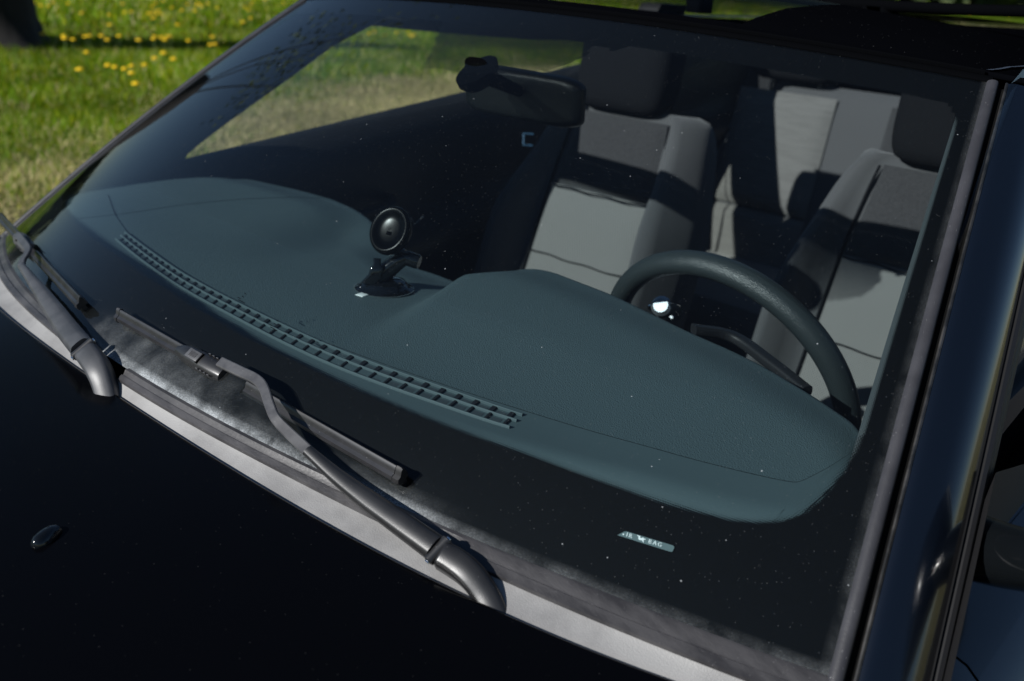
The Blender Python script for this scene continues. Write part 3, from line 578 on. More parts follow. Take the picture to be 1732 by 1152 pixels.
# ================================================================ WIPERS
def near_line(px, py, A, B):
    """point on the line of sight nearest to the line A-B"""
    d = ray(px, py); e_ = B-A; w0 = CAM-A; a_, b_, c_ = d@d, d@e_, e_@e_; den = a_*c_-b_*b_
    return CAM+d*((b_*(e_@w0)-c_*(d@w0))/den)
dome = [(.98, .12), (.86, .52), (.66, .86), (.50, .97), (0, 1.02), (-.42, .97), (-.62, .84), (-.86, .42), (-.98, .1), (-.94, -.25), (.94, -.25)]
def wiper(label, loc, blade, con, arm, knuckle, pivot, hb, mats, seed):
    """px traces; each arm point = (px, py, height over the glass, half width)"""
    root = thing('wiper', label, 'wiper', loc); marm, mthin, mbl = mats
    B0, B1 = blade
    n_ = gnorm(*np.clip(onuv(*B1[:2]), -.3, 1)) if 0 else gnorm(.3, .05)
    a_ = ong(B1[0], B1[1], hb)
    c_ = ong(con[0][0], con[0][1], hb)
    b_ = ong(B0[0], B0[1], hb) if B0[0] > 100 else near_line(B0[0], B0[1], c_, c_+(c_-a_))
    T_ = (a_-b_)/np.linalg.norm(a_-b_); Lb = np.linalg.norm(a_-b_)
    def on(t_, h=0.0):
        P = b_*(1-t_)+a_*t_; return P
    nn = gnorm(.0, .05); nn = nn-T_*(nn@T_); nn /= np.linalg.norm(nn); S_ = np.cross(T_, nn)   # S_ points up the pane or down it
    if S_[1] < 0: S_ = -S_
    # spoiler-shaped beam: flat shoulder towards the bonnet, raised fin towards the roof
    prof = [(-.0062, 0), (-.0066, .0035), (-.0045, .0062), (-.001, .0064), (.001, .0082), (.0028, .0100), (.0046, .0104), (.0060, .0085), (.0064, .004), (.0060, 0)]
    for t0, t1 in ((.014, .30), (.52, .982)):
        P = [on(t_) for t_ in np.linspace(t0, t1, 14)]; mb = MB(); mb.sweep(P, prof, S_, nn); mb.build('blade', mbl, root)
    P = [on(t_) for t_ in (.28, .54)]; mb = MB(); mb.sweep(P, [(-.0045, -.001), (-.0045, .003), (.0045, .003), (.0045, -.001)], S_, nn); mb.build('blade', mbl, root)
    for t0, t1 in ((0, .0125), (.984, 1.0)):
        P = [on(t_) for t_ in np.linspace(t0, t1, 4)]; mb = MB(); mb.sweep(P, [(x_*1.12, y_*1.1-.0004) for x_, y_ in prof], S_, nn, sw=[.9, 1, 1, 1] if t0 == 0 else [1, 1, 1, .85]); mb.build('end_cap', M_black if t0 else mbl, root)
    P = [on(t_)-nn*.0035 for t_ in np.linspace(.004, .996, 20)]; mb = MB(); mb.sweep(P, [(-.0022, -.006), (-.0028, .004), (.0028, .004), (.0022, -.006)], S_, nn); mb.build('rubber_lip', M_black, root)
    # connector saddle
    t0 = .30
    P = [on(t_)+nn*h_ for t_, h_ in ((.265, .003), (.29, .0045), (.315, .0058), (.36, .0060), (.415, .0060), (.44, .005))]
    mb = MB(); mb.sweep(P, dome, S_, nn, sw=[.0066, .0085, .0105, .0112, .0105, .0085], sh=[.006, .0075, .0082, .0082, .0078, .006]); cs = mb.build('connector', marm, root)
    C_ = on(.345)+nn*.0152; mb = MB(); mb.box(C_, .020, .0105, .0022, .0006, X=T_, Y=S_, Z=nn)
    for k in range(7): mb.box(C_+T_*(-.005+.0017*k)+nn*.0012, .0006, .0055, .0006, 0, X=T_, Y=S_, Z=nn)
    mb.build('release_tab', mthin, cs)
    mb = MB(); mb.box(on(.366)+nn*.0147, .0028, .0120, .0022, 0, X=T_, Y=S_, Z=nn); mb.build('slot', M_deep, cs)
    for s__ in (-1, 1):
        mb = MB()
        for k in range(4): mb.box(on(.376+.014*k)+S_*s__*.0098+nn*(.0115), .0045, .0008, .003, .0002, X=(T_+.25*nn)/1.03, Y=S_, Z=nn)
        mb.build('clip', mthin, cs)
    # arm
    P0 = np.array([ong(px, py, h_) for px, py, h_, w_ in arm]); W0_ = [w_ for *_, w_ in arm]
    def run(idx, name, m, prof_, hs, round_=False):
        P = P0[idx]; ww = np.array(W0_)[idx]; Pm = smooth(P, 6); wm = np.interp(np.linspace(0, 1, len(Pm)), np.linspace(0, 1, len(P)), ww); hm = np.interp(np.linspace(0, 1, len(Pm)), np.linspace(0, 1, len(P)), hs)
        up_ = gnorm(.3, .02); Sd = sidevec(Pm, up_)
        for q in range(1, len(Sd)-1): pass
        Ud = np.cross(Sd, np.gradient(Pm, axis=0)); Ud /= np.linalg.norm(Ud, axis=1)[:, None]; Ud *= np.sign(Ud@up_)[:, None]
        mb = MB(); mb.sweep(Pm, prof_, Sd, Ud, sw=wm, sh=hm); return mb.build(name, m, root)
    flat = [(-1, -.5), (-1, .3), (-.82, .5), (.82, .5), (1, .3), (1, -.5)]
    k1, k2 = knuckle
    run(list(range(0, k1+1)), 'arm_hook', mthin, flat, [.004]*(k1+1))
    run(list(range(k1, k2+1)), 'arm', marm, dome, list(np.linspace(.0035, .0085, k2+1-k1)))
    # knuckle and pivot cap
    Pp = np.array([ong(px, py, h_) for px, py, h_, w_ in pivot]); up_ = gnorm(.3, .02)
    e_ = P0[k2]-Pp[0]; dirn = e_/np.linalg.norm(e_); sd__ = np.cross(dirn, up_); sd__ /= np.linalg.norm(sd__)
    wk = W0_[k2]
    Kc = P0[k2]*.5+Pp[0]*.5+up_*.002; mb = MB(); mb.tube([Kc-sd__*wk*1.04, Kc-sd__*wk*.97, Kc+sd__*wk*.97, Kc+sd__*wk*1.04], [.0035, .0052, .0052, .0035], 14); mb.build('hinge', M_wiper, root)
    mb = MB(); mb.tube([Kc-sd__*wk*1.14, Kc+sd__*wk*1.14], .0025, 10); mb.build('hinge_pin', M_chrome, root)
    Pm = smooth(Pp, 6); wm = np.interp(np.linspace(0, 1, len(Pm)), np.linspace(0, 1, len(Pp)), [w_ for *_, w_ in pivot]); Sd = sidevec(Pm, up_); Ud = np.cross(Sd, np.gradient(Pm, axis=0)); Ud /= np.linalg.norm(Ud, axis=1)[:, None]; Ud *= np.sign(Ud@up_)[:, None]
    dome2 = [(.98, .0), (.93, .45), (.80, .80), (.62, .96), (0, 1.0), (-.55, .96), (-.76, .78), (-.92, .4), (-.98, 0), (-.96, -.9), (.96, -.9)]
    mb = MB(); mb.sweep(Pm, dome2, Sd, Ud, sw=wm, sh=.0088); mb.build('pivot_cap', marm, root, auto=False)
    return root
wiper('near dark wiper with kinked arm, its whole blade lying on the windscreen', (.5, .02, .99),
      ((203, 536), (684, 812)), ((372, 612),),
      [(372, 612, .0235, .0052), (405, 628, .0235, .0052), (432, 641, .0235, .0050), (446, 656, .024, .0048), (456, 685, .026, .0046), (466, 708, .027, .0046), (486, 730, .0225, .0050), (520, 762, .019, .0052), (570, 806, .0155, .0072), (625, 848, .0145, .0094), (680, 887, .015, .0107), (737, 928, .016, .0114)],
      (7, 11), [(748, 938, .016, .0114), (772, 952, .0145, .0120), (796, 972, .0125, .0118), (818, 1000, .0085, .0112), (840, 1040, .003, .0108), (858, 1085, -.008, .0105)], .006,
      (M_wiper, M_armthin, M_blade), 1)
wiper('far pale grey wiper at the left edge, partly out of the picture', (-.05, .0, .99),
      ((4, 372), (141, 518)), ((36, 412),),
      [(30, 398, .022, .0050), (40, 410, .0225, .0050), (47, 421, .0225, .0048), (45, 430, .023, .0046), (38, 441, .024, .0046), (36, 449, .024, .0050), (50, 468, .025, .0062), (72, 498, .021, .0092), (96, 532, .018, .0118), (116, 560, .017, .0130), (139, 588, .018, .0132)],
      (5, 10), [(147, 597, .018, .0132), (158, 612, .016, .0134), (168, 630, .012, .0130), (177, 655, .004, .0122), (188, 700, -.008, .012)], .006,
      (M_wiperfar, M_wiperfar, M_blade), 2)
# ================================================================ CAR: inside
def dash_z(x, y):
    z = 1.046+.006*sst(.45, .2, y)
    z = z+.016*sst(-.24, -.36, x)*sst(.25, .5, y+0*x)*.8+.004*sst(-.3, -.6, x)
    yr_ = np.interp(y, [.2, .5], [.155, .045]); z = z+.032*sst(yr_-.026, yr_+.014, x)*sst(.16, .46, y)
    z = z-.010*sst(.5, .68, abs(x))*sst(.45, .15, y)
    z = z-.006*sst(.14, .06, y)
    u_ = x/GP['W0']; v_ = (y-GP['bow0']*u_*u_)/GP['L']; lim = GP['z0']+GP['H']*v_+.05*v_*(1-v_)-GP['crown0']*u_*u_-.009; k_ = .006; h_ = np.clip(.5+.5*(lim-z)/k_, 0, 1); z = lim*(1-h_)+z*h_-k_*h_*(1-h_)
    z = z-.015*np.exp(-((x+.235-.25*(.5-y))/.06)**2)*sst(.22, .52, y)
    return z
rear_px = [(60, 372, 1.04), (121, 340, 1.04), (215, 311, 1.045), (312, 293, 1.046), (417, 300, 1.046), (503, 319, 1.046), (560, 334, 1.046), (600, 351, 1.044), (628, 370, 1.038), (655, 408, 1.028), (700, 450, 1.027), (740, 462, 1.027), (790, 482, 1.029), (812, 479, 1.036), (850, 461, 1.050), (872, 452, 1.056), (890, 450, 1.058), (930, 455, 1.058), (1035, 495, 1.058), (1100, 526, 1.058), (1170, 560, 1.058), (1240, 590, 1.056), (1300, 620, 1.055), (1380, 668, 1.053), (1460, 722, 1.050)]
RE = np.array([atz(q[0], q[1], q[2]+(.006 if q[0] < 810 else .014)) for q in rear_px])
RE = np.vstack([[-.70, .36, 1.045], [-.66, .41, 1.05], RE[3:], [.655, .35, 1.055]])
RE = RE[np.argsort(RE[:, 0])]
xs = np.linspace(-.70, .655, 240); yr = np.interp(xs, RE[:, 0], RE[:, 1]); zr = np.interp(xs, RE[:, 0], RE[:, 2])
k_ = np.ones(7)/7; yr = np.convolve(np.pad(yr, 3, 'edge'), k_, 'valid'); zr = np.convolve(np.pad(zr, 3, 'edge'), k_, 'valid')
yf = .02+.165*(xs/.7)**2
G5 = []
for x_, y1, z1, y0 in zip(xs, yr, zr, yf):
    yy = np.linspace(y0, y1-.006, 90); zz_ = dash_z(x_, yy); k = sst(y1-.09, y1-.004, yy); zz_ = zz_*(1-k)+(z1-.001)*k
    c_ = [(x_, a_, b_) for a_, b_ in zip(yy, zz_)]
    c_ += [(x_, y1-.002, z1-.0018), (x_, y1+.001, z1-.005), (x_, y1+.002, z1-.012), (x_, y1-.004, z1-.05), (x_, y1-.03, z1-.10), (x_, y1-.05, .75)]
    G5.append(c_)
G5 = np.array(G5); mb = MB(); mb.grid(G5); dash = part(mb, 'dashboard', M_dash, car, auto=False)
def dz(x, y):
    i = int(np.clip(np.searchsorted(xs, x)-1, 0, len(xs)-2)); w_ = float(np.clip((x-xs[i])/(xs[i+1]-xs[i]), 0, 1)); a_, b_ = G5[i][:90], G5[i+1][:90]; return float(np.interp(y, a_[:, 1], a_[:, 2]))*(1-w_)+float(np.interp(y, b_[:, 1], b_[:, 2]))*w_
def ond(px, py, h=0): X = onf(px, py, dz, 1.03); return X+[0, 0, h]
# front plain border strip of the dash (smoother grain) and its grooves
def poly_on_dash(pts, w_, h, m, name, parent=dash):
    P = smooth(np.array([ond(*q) for q in pts]), 5); P = np.array([[a_[0], a_[1], dz(a_[0], a_[1])] for a_ in P])
    mb = MB(); mb.add(*ribbon(P, w_, sidevec(P, np.array([0, 0, 1.])), (0, 0, 1), h)); return mb.build(name, m, parent)
seam_px = [(183, 330), (196, 365), (222, 400), (262, 434), (330, 476), (450, 540), (620, 606), (760, 655), (900, 700), (1020, 736), (1150, 772), (1260, 800), (1330, 815), (1352, 816), (1375, 806), (1410, 787), (1446, 766)]
poly_on_dash(seam_px, .0016, .0006, M_deep, 'seam')
poly_on_dash([(118, 374), (200, 363), (300, 348), (400, 338), (480, 334), (560, 333)], .0014, .0006, M_deep, 'seam')
# smooth front border strip between the seam and the pane
P = smooth(np.array([ond(*q) for q in seam_px[1:]]), 5); P = np.vstack([P, [[x_, float(np.interp(x_, RE[:, 0], RE[:, 1]))-.008, 1.05] for x_ in np.linspace(P[-1][0]+.004, .652, 6)]]); G_ = []
for a_ in P:
    y_ = np.linspace(a_[1]-.0012, .022+.165*(a_[0]/.7)**2, 14); G_.append([(a_[0], q, dz(a_[0], q)+.0012) for q in y_])
mb = MB(); mb.grid(G_); mb.build('dash_border', M_dashfine, dash)
# demister grille: two rows of cells
gt = [(212, 396), (250, 425), (300, 460), (350, 489), (400, 515), (480, 554), (560, 590), (650, 625), (750, 660), (830, 688), (884, 706)]
gb = [(196, 407), (236, 440), (283, 474), (330, 503), (385, 533), (470, 578), (560, 620), (650, 655), (750, 690), (820, 714), (862, 727)]
T_ = smooth(np.array([ond(*q) for q in gt]), 8); B_ = smooth(np.array([ond(*q) for q in gb]), 8)
def rs(P, n): s_ = np.r_[0, np.cumsum(np.linalg.norm(np.diff(P, axis=0), axis=1))]; q = np.linspace(0, s_[-1], n); return np.stack([np.interp(q, s_, P[:, i]) for i in range(3)], 1)
nb = 39; T_ = rs(T_, nb*2-1); B_ = rs(B_, nb*2-1)
for A__ in (T_, B_): A__[:, 2] = [dz(a_[0], a_[1]) for a_ in A__]
mb = MB(); mb.add(*gridmesh(np.stack([T_+[0, 0, .0009], B_+[0, 0, .0009]], 1))); gr = mb.build('demister_grille', M_deep, dash)  # near-black sheet lying on the dash, paints the shade inside the cells
mb = MB()
up = np.array([0, 0, 1.])
for f_, r_ in ((0, .0014), (.47, .0008), (1, .0010)):
    P = T_*(1-f_)+B_*f_; mb.sweep(P+[0, 0, .0022], [(-r_, -.0018), (-r_, .0012), (-r_*.6, .0018), (r_*.6, .0018), (r_, .0012), (r_, -.0018)], sidevec(P, up), up)
mb.build('grille_rim', M_dashfine, gr)
mb = MB()
for k in range(1, nb*2-2, 2):
    a_, b_ = T_[k], B_[k]; e_ = np.array(T_[min(k+1, len(T_)-1)]-T_[k-1]); e_ /= np.linalg.norm(e_); mid = a_*.53+b_*.47
    off = e_*.0025
    mb.sweep([a_+[0, 0, .0018], mid+[0, 0, .0018]], [(-.0024, -.0014), (-.0024, .001), (.0024, .001), (.0024, -.0014)], e_, up)
    mb.sweep([mid+off+[0, 0, .0018], b_+off+[0, 0, .0018]], [(-.0013, -.0014), (-.0013, .001), (.0013, .001), (.0013, -.0014)], e_, up)
mb.build('grille_bars', M_black, gr)  # black colour stands in for the unlit sides of the fins
mb = MB()
for k in range(1, nb*2-4, 2):
    for f0, f1, s0, s1 in ((.16, .40, .45, 1.5), (.60, .88, .62, 1.68)):
        def gp_(f, s): i = int(s); w_ = s-i; q = lambda A: A[min(k+i, len(A)-1)]*(1-w_)+A[min(k+i+1, len(A)-1)]*w_; return q(T_)*(1-f)+q(B_)*f+[0, 0, .0014]
        mb.add([gp_(f0, s0), gp_(f0, s1), gp_(f1, s1), gp_(f1, s0)], [(0, 1, 2, 3)])
mb.build('grille_lit_patches', M_litpatch, gr)  # pale plates: sunlight on the cell bottoms, put into their colour
# trim wedge by the near pillar (seen at the right end of the dash)
mb = MB(); G_ = []
for v_ in np.linspace(.06, .98, 40):
    a_ = glass(.992, v_, -.008); b_ = glass(.961, v_, -.015); c_ = glass(.962, v_, -.03); e_ = glass(.98, v_, -.09)+[0, .03, 0]; G_.append([a_, b_, c_, e_])
mb.grid(G_); part(mb, 'pillar_trim', mat('pillar_lining', (.035, .044, .048), rough=.7), car)
def onwin(px, py):
    x_ = -.66
    for _ in range(20): X = atx(px, py, x_); x_ = .5*x_+.5*(-.70+.32*(X[2]-1.07))
    return X
WE = smooth([onwin(300, 285), onwin(312, 262), onwin(328, 243), onwin(400, 189), onwin(520, 105), onwin(600, 48), onwin(650, 26), onwin(690, 8)], 8)
mb = MB(); G_ = []
for v_ in np.linspace(.0, .98, 40):
    a_ = glass(-.965, v_, -.010); b_ = glass(-.985, v_, -.012); c_ = glass(-1.0, v_, -.04); f_ = WE[int(round(v_/.98*(len(WE)-1)))]; e_ = f_*.65+c_*.35+[.035, 0, -.004]; G_.append(smooth([a_, a_*.5+e_*.5+[0.005, 0, 0], e_, f_*.9+e_*.1+[.006, 0, 0], f_, f_*.8+c_*.2+[-.03, 0, 0]], 4))
mb.grid(G_); part(mb, 'pillar_trim', M_trim, car, auto=False)
# --- far door: inner panel up to the belt line, window opening, B pillar, head lining
def beltz(y): return 1.071+.1315*(y-.461)
for s_ in (-1, 1):
    G_ = []
    for y_ in np.linspace(.43, 2.9, 40):
        zb = beltz(y_)
        prof = [(.705, zb+.004), (.70, zb+.006), (.690, zb+.003), (.672, zb-.010), (.655, zb-.035), (.650, zb-.08), (.655, zb-.16), (.66, zb-.2), (.63, zb-.24), (.60, zb-.26), (.60, zb-.30), (.66, zb-.34), (.67, .3)]
        G_.append([(s_*a_, y_, b_) for a_, b_ in prof])
    mb = MB(); mb.grid(G_); dp = part(mb, 'door_trim', M_trim, car, auto=False)
    hb = MB(); hb.sweep(smooth([(s_*.645, .62, .93), (s_*.60, .66, .945), (s_*.60, .85, .96), (s_*.645, .9, .965)], 5), rrect(.02, .03, .008), (0, 0, 1), (s_, 0, 0)); hb.build('pull_handle', M_trim, dp)
    mb = MB(); mb.loft([[(s_*(a_-.32*(z_-1.07)), y_+b_, z_) for a_, b_ in ((.70, -.05), (.70, .06), (.64, .07), (.625, .0), (.64, -.05))] for z_, y_ in ((.5, 1.62), (1.07, 1.62), (1.25, 1.66), (1.375, 1.70))]); part(mb, 'centre_pillar', M_trim, car)
    mb = MB(); mb.loft([[(s_*(a_-.32*(z_-1.07)), y_+b_, z_) for a_, b_ in ((.70, -.08), (.70, .5), (.60, .5), (.60, -.02))] for z_, y_ in ((.5, 2.3), (1.07, 2.3), (1.25, 2.4), (1.375, 2.5))]); part(mb, 'rear_pillar', M_trim, car)
mb = MB(); G_ = []      # head lining with its front edge drooping to the frit
for x_ in np.linspace(-.60, .60, 41):
    u_ = x_/.588; a_ = glass(np.clip(u_, -1, 1), .945, -.006); c_ = [a_]; c_.append(a_+[0, .012, -.001])
    for y_ in np.r_[a_[1]+.036, .70, .8, np.linspace(1, 2.3, 8), 2.5, 2.7]: c_.append((x_, y_, max(float(roofz(x_, y_))-.022, 1.35)))
    G_.append(c_)
V, F = gridmesh(np.array(G_)); F = [f for f in F if not all(-.535 < V[i][0] < .32 and float(glass(V[i][0]/.588, .945)[1])+.035 < V[i][1] < 2.35 for i in f)]; link('head_lining', *submesh(V, F), M_trim, car)  # lining left open below the added roof panel to let the sun through
mb = MB(); mb.box((0, 1.3, .42), 1.36, 2.6, .02, 0); part(mb, 'cabin_floor', M_deep, car)
mb = MB(); mb.box((0, 2.76, .8), 1.3, .03, .7, 0); part(mb, 'rear_bulkhead', M_deep, car)
mb = MB(); mb.box((0, .75, .62), .24, .5, .34, .04); mb.box((0, 1.15, .55), .2, .5, .22, .05); part(mb, 'centre_console', M_black, car)
# --- seats
def seat_shell(cx, cy, zlo, zhi, hw, lean, m, name, parent, depth=.13, bol=.05, nrm=.66):
    secs = []
    for t_ in np.r_[np.linspace(0, .86, 16), .9, .935, .965, .985, 1.0]:
        z_ = zlo+(zhi-zlo)*t_; yc = cy+(z_-1.0)*lean; w_ = hw*(1-.20*sst(.55, 1, t_)-.12*sst(.35, 0, t_)); tp_ = math.sqrt(max(0, 1-((t_-.86)/.14)**2)) if t_ > .86 else 1
        w_ *= (.80+.20*tp_); d_ = depth*(.25+.75*tp_); bo = bol*(1-.75*sst(.62, .95, t_))
        sec = []
        for s_ in np.linspace(-1, 1, 33):
            bump = bo*np.exp(-((abs(s_)-.79)/.115)**2); edge = .085*sst(.86, 1.0, abs(s_))**1.3
            sec.append((cx+s_*w_, yc-bump+edge*(d_/depth)+(1-tp_)*.03, z_))
        for s_ in np.linspace(1, -1, 11)[1:-1]: sec.append((cx+s_*w_*.97, yc+d_, z_))
        secs.append(sec)
    mb = MB(); mb.loft(secs); return mb.build(name, m, parent, auto=False)
def panel(cx, cy, lean, z0_, z1_, w0, w1, m, name, parent, off=.006, puff=.010):
    G_ = []
    for t_ in np.linspace(0, 1, 15):
        z_ = z0_+(z1_-z0_)*t_; w_ = w0+(w1-w0)*t_; row = []
        for s_ in np.linspace(-1, 1, 21):
            e_ = (1-abs(s_)**8)*(1-abs(2*t_-1)**14); row.append((cx+s_*w_, cy+(z_-1.0)*lean-off*(.0+e_)-puff*e_*(1-.6*s_*s_)+.004, z_))
        G_.append(row)
    mb = MB(); mb.grid(G_); return mb.build(name, m, parent, auto=False)
def headrest(cx, cy, cz, w_, h_, d_, parent, m):
    mb = MB(); secs = []
    for t_ in np.linspace(-1, 1, 15):
        q = math.sqrt(max(0, 1-abs(t_)**4)); secs.append([(cx+a_*w_/2*(.72+.28*q), cy+b_*d_/2*(.35+.65*q)+t_*h_*.07, cz+t_*h_/2) for a_, b_ in [(math.copysign(abs(math.cos(k))**.5, math.cos(k)), math.copysign(abs(math.sin(k))**.5, math.sin(k))) for k in np.linspace(0, 2*math.pi, 32, endpoint=False)]])
    mb.loft(secs); o = mb.build('headrest', m, parent, auto=False); mb = MB()
    for dx in (-.07, .07): mb = MB(); mb.tube([(cx+dx, cy+.01, cz-h_/2-.09), (cx+dx, cy+.01, cz-h_/2+.03)], .006, 10); mb.build('headrest_post', M_chrome, parent)
    return o
for cx, hx in ((-.335, -.345), (.345, .352)):
    s_ = seat_shell(cx, 1.205, .55, 1.175, .245, .32, M_bolster, 'front_seat', car, bol=.10)
    panel(cx+.008, 1.197, .32, .58, 1.002, .150, .133, M_light, 'seat_panel', s_)
    panel(cx+.012, 1.197, .32, 1.006, 1.160, .133, .116, M_charc, 'upper_panel', s_)
    for s2 in (-1, 1):      # piping between panel and side bolster
        P = [(cx+.009+s2*(w_+.004), 1.199+(z_-1.0)*.32-.001, z_) for z_, w_ in ((.6, .150), (.8, .143), (1.0, .134), (1.1, .124), (1.158, .115))]; mb = MB(); mb.tube(smooth(P, 5), .0028, 8); mb.build('piping', M_head, s_)
    for zz_ in (1.0035, .862): w_ = .134 if zz_ > 1 else .147; P = [(cx+.009+k*w_, 1.197+(zz_-1)*.32-.0105*(1-.5*k*k)-.0035, zz_+.0015*math.sin(k*9)) for k in np.linspace(-.96, .96, 15)]; mb = MB(); mb.tube(P, .0016, 6); mb.build('seam', M_head, s_)
    headrest(hx, 1.29, 1.268, .225, .205, .11, s_, M_head)
    mb = MB(); secs = []
    for t_ in np.linspace(0, 1, 12):
        y_ = .68+.5*t_; secs.append([(cx+a_*.25, y_, .60+b_*.08-.04*t_+.03*abs(a_)**4) for a_, b_ in [(math.copysign(abs(math.cos(k))**.5, math.cos(k)), math.copysign(abs(math.sin(k))**.5, math.sin(k))) for k in np.linspace(0, 2*math.pi, 32, endpoint=False)]])
    mb.loft(secs); mb.build('cushion', M_bolster, s_, auto=False)
rb = seat_shell(0, 2.06, .6, 1.19, .66, .25, M_bolster, 'rear_seat', car, bol=.0)
for cx in (-.41, .41):
    panel(cx, 2.05, .25, .855, 1.165, .15, .145, M_rear, 'seat_panel', rb, off=.012)
    panel(cx, 2.05, .25, .64, .848, .15, .15, M_rear, 'seat_panel', rb, off=.012)
    headrest(cx, 2.12, 1.27, .25, .15, .1, rb, M_head)
panel(0, 2.05, .25, .64, 1.165, .12, .115, M_charc, 'middle_panel', rb, off=.012)
mb = MB(); mb.box((0, 1.85, .64), 1.25, .5, .16, .05); mb.build('cushion', M_light, rb)
# --- steering wheel
wc = np.array([GP['wx'], GP['wy'], GP['wz']]); wt_ = GP['wt']; wU = np.array([0, -math.sin(wt_), math.cos(wt_)]); wX = np.array([1., 0, 0]); wN = np.cross(wX, wU)
R_, r_ = .1752, .0150; G_ = []
for a_ in np.linspace(0, 2*math.pi, 120, endpoint=False):
    e_ = wX*math.cos(a_)+wU*math.sin(a_); G_.append([wc+e_*(R_+r_*math.cos(q))+wN*(r_*1.12*math.sin(q)) for q in np.linspace(0, 2*math.pi, 25)])
mb = MB(); mb.grid(np.array(G_), True); sw_ = part(mb, 'steering_wheel', M_leather, car, auto=False)
back = -wN if wN[1] > 0 else wN    # towards the dash
mb = MB()
for a_ in (math.radians(188), math.radians(-8), math.radians(-90)):
    e_ = wX*math.cos(a_)+wU*math.sin(a_); t2 = np.cross(wN, e_); mb.sweep([wc+e_*.045+back*.028, wc+e_*.09+back*.024, wc+e_*.135+back*.008, wc+e_*.168], rrect(1, 1, .3), t2, wN, sw=[.05, .042, .032, .026], sh=[.02, .018, .014, .012])
mb.build('spokes', M_trim, sw_)
mb = MB(); mb.revolve(wc+back*.028, [(.001, -.02), (.055, -.018), (.068, -.006), (.066, .02), (.04, .03), (.001, .03)], axis=tuple(wN), n=36); mb.build('hub', M_trim, sw_)
mb = MB(); mb.sweep([wc+back*.03, wc+back*.08, wc+back*.16], rrect(1, 1, .3), wX, wU, sw=[.10, .12, .13], sh=[.09, .1, .11]); part(mb, 'column_cowl', M_black, car)
for s_ in (-1, 1):
    mb = MB(); p0 = wc+back*.05; mb.tube(smooth([p0+wX*s_*.05, p0+wX*s_*.11+wU*.01, p0+wX*s_*.17+wU*.02-back*.01], 4), [.006, .006, .006, .007, .009, .010, .010, .010, .008], 10); part(mb, 'stalk', M_black, car)
# --- instrument hood lip behind the binnacle
mb = MB(); P = smooth([atz(1165, 560, 1.05)+[0, .01, 0], atz(1225, 576, 1.04)+[0, .02, 0], atz(1290, 622, 1.03)+[0, .02, 0], atz(1350, 670, 1.02)+[0, .02, 0]], 6)
mb.sweep(P, rrect(.016, .012, .004), sidevec(P, up), up); part(mb, 'instrument_hood', M_trim, car)
# --- interior mirror
mc = aty(886, 161, .62); mx_ = np.array([.965, .20, -.03]); mx_ /= np.linalg.norm(mx_); mz_ = np.array([.05, -.12, .99]); mz_ -= mx_*(mz_@mx_); mz_ /= np.linalg.norm(mz_); my_ = np.cross(mz_, mx_)
pf = rrect(1, 1, .2, 6); secs = []
for y_, sx_, sz_ in ((-.013, .40, .36), (-.0128, .80, .74), (-.010, .94, .91), (-.006, .97, .96), (.002, 1, 1), (.006, .97, .96)):
    secs.append([mc+mx_*a_*.196*sx_+mz_*b_*.071*sz_+my_*y_ for a_, b_ in pf])
mb = MB(); mb.loft(secs); im = part(mb, 'interior_mirror', M_housing, car, auto=False)
mb = MB(); mb.add([mc+mx_*a_*.186+mz_*b_*.063+my_*.0075 for a_, b_ in pf], [range(len(pf))]); mb.build('mirror_glass', M_silver, im)
g0 = ong(805, 112, -.004); mb = MB(); mb.sweep([g0, g0+(mc-g0)*.3+[0, .0, -.004], mc+my_*-.018+mz_*.01], rrect(1, 1, .35), mx_, mz_, sw=[.034, .026, .018], sh=[.022, .02, .016]); mb.build('mirror_stem', M_matte, im)
g1 = ong(806, 118, -.004); gn = gnorm(.05, .8); mb = MB(); mb.revolve(g1-gn*.012, [(.001, -.010), (.018, -.008), (.027, .002), (.028, .012), (.001, .0125)], axis=tuple(gn), n=28, sc=(1.15, .8)); mb.build('mirror_base', M_matte, im)
# --- far seat belt, its buckle frame
mb = MB(); P = smooth([(-.645, 1.60, 1.28), (-.60, 1.45, 1.10), (-.585, 1.40, .8), (-.58, 1.30, .55)], 6); mb.sweep(P, [(-.023, -.0007), (-.023, .0007), (.023, .0007), (.023, -.0007)], (0, 1, 0), (1, 0, 0)); bl = part(mb, 'seat_belt', M_belt, car)
X = atx(893, 236, -.60); d_ = np.array([.724, .687, .0]); uu = np.array([-.25, .2, .95]); mb = MB()
fr_ = [X+d_*a_*.010+uu*b_*.013 for a_, b_ in ((1, -1), (-1, -1), (-1, 1), (1.2, 1))]; mb.tube(fr_, .0018, 8); mb.build('buckle_frame', M_blue, bl)
# --- keys in the ignition
kx = thing('key_bunch', 'shiny metal keys in the ignition, glimpsed through the steering wheel above the dashboard', 'keys', tuple(atz(1118, 520, 1.03)+[0, .02, 0]))
K0 = atz(1118, 518, 1.035)+[.0, .06, -.022]; K0 = CAM+ray(1120, 520)*np.dot(K0-CAM, cf)
mb = MB(); mb.revolve(K0, [(.001, -.014), (.013, -.012), (.014, .008), (.010, .013), (.001, .013)], axis=(.3, -.8, .5), n=20); mb.build('lock_barrel', M_silver, kx)
mb = MB(); mb.revolve(K0+[.016, 0, -.002], [(.001, -.003), (.012, -.002), (.012, .002), (.001, .003)], axis=(.5, -.8, .1), n=20, sc=(1, 1.3)); mb.tube(smooth([K0+[-.02, 0, -.006], K0+[-.005, 0, 0], K0+[.02, 0, -.01]], 5), .004, 8); mb.build('key', M_chrome, kx)
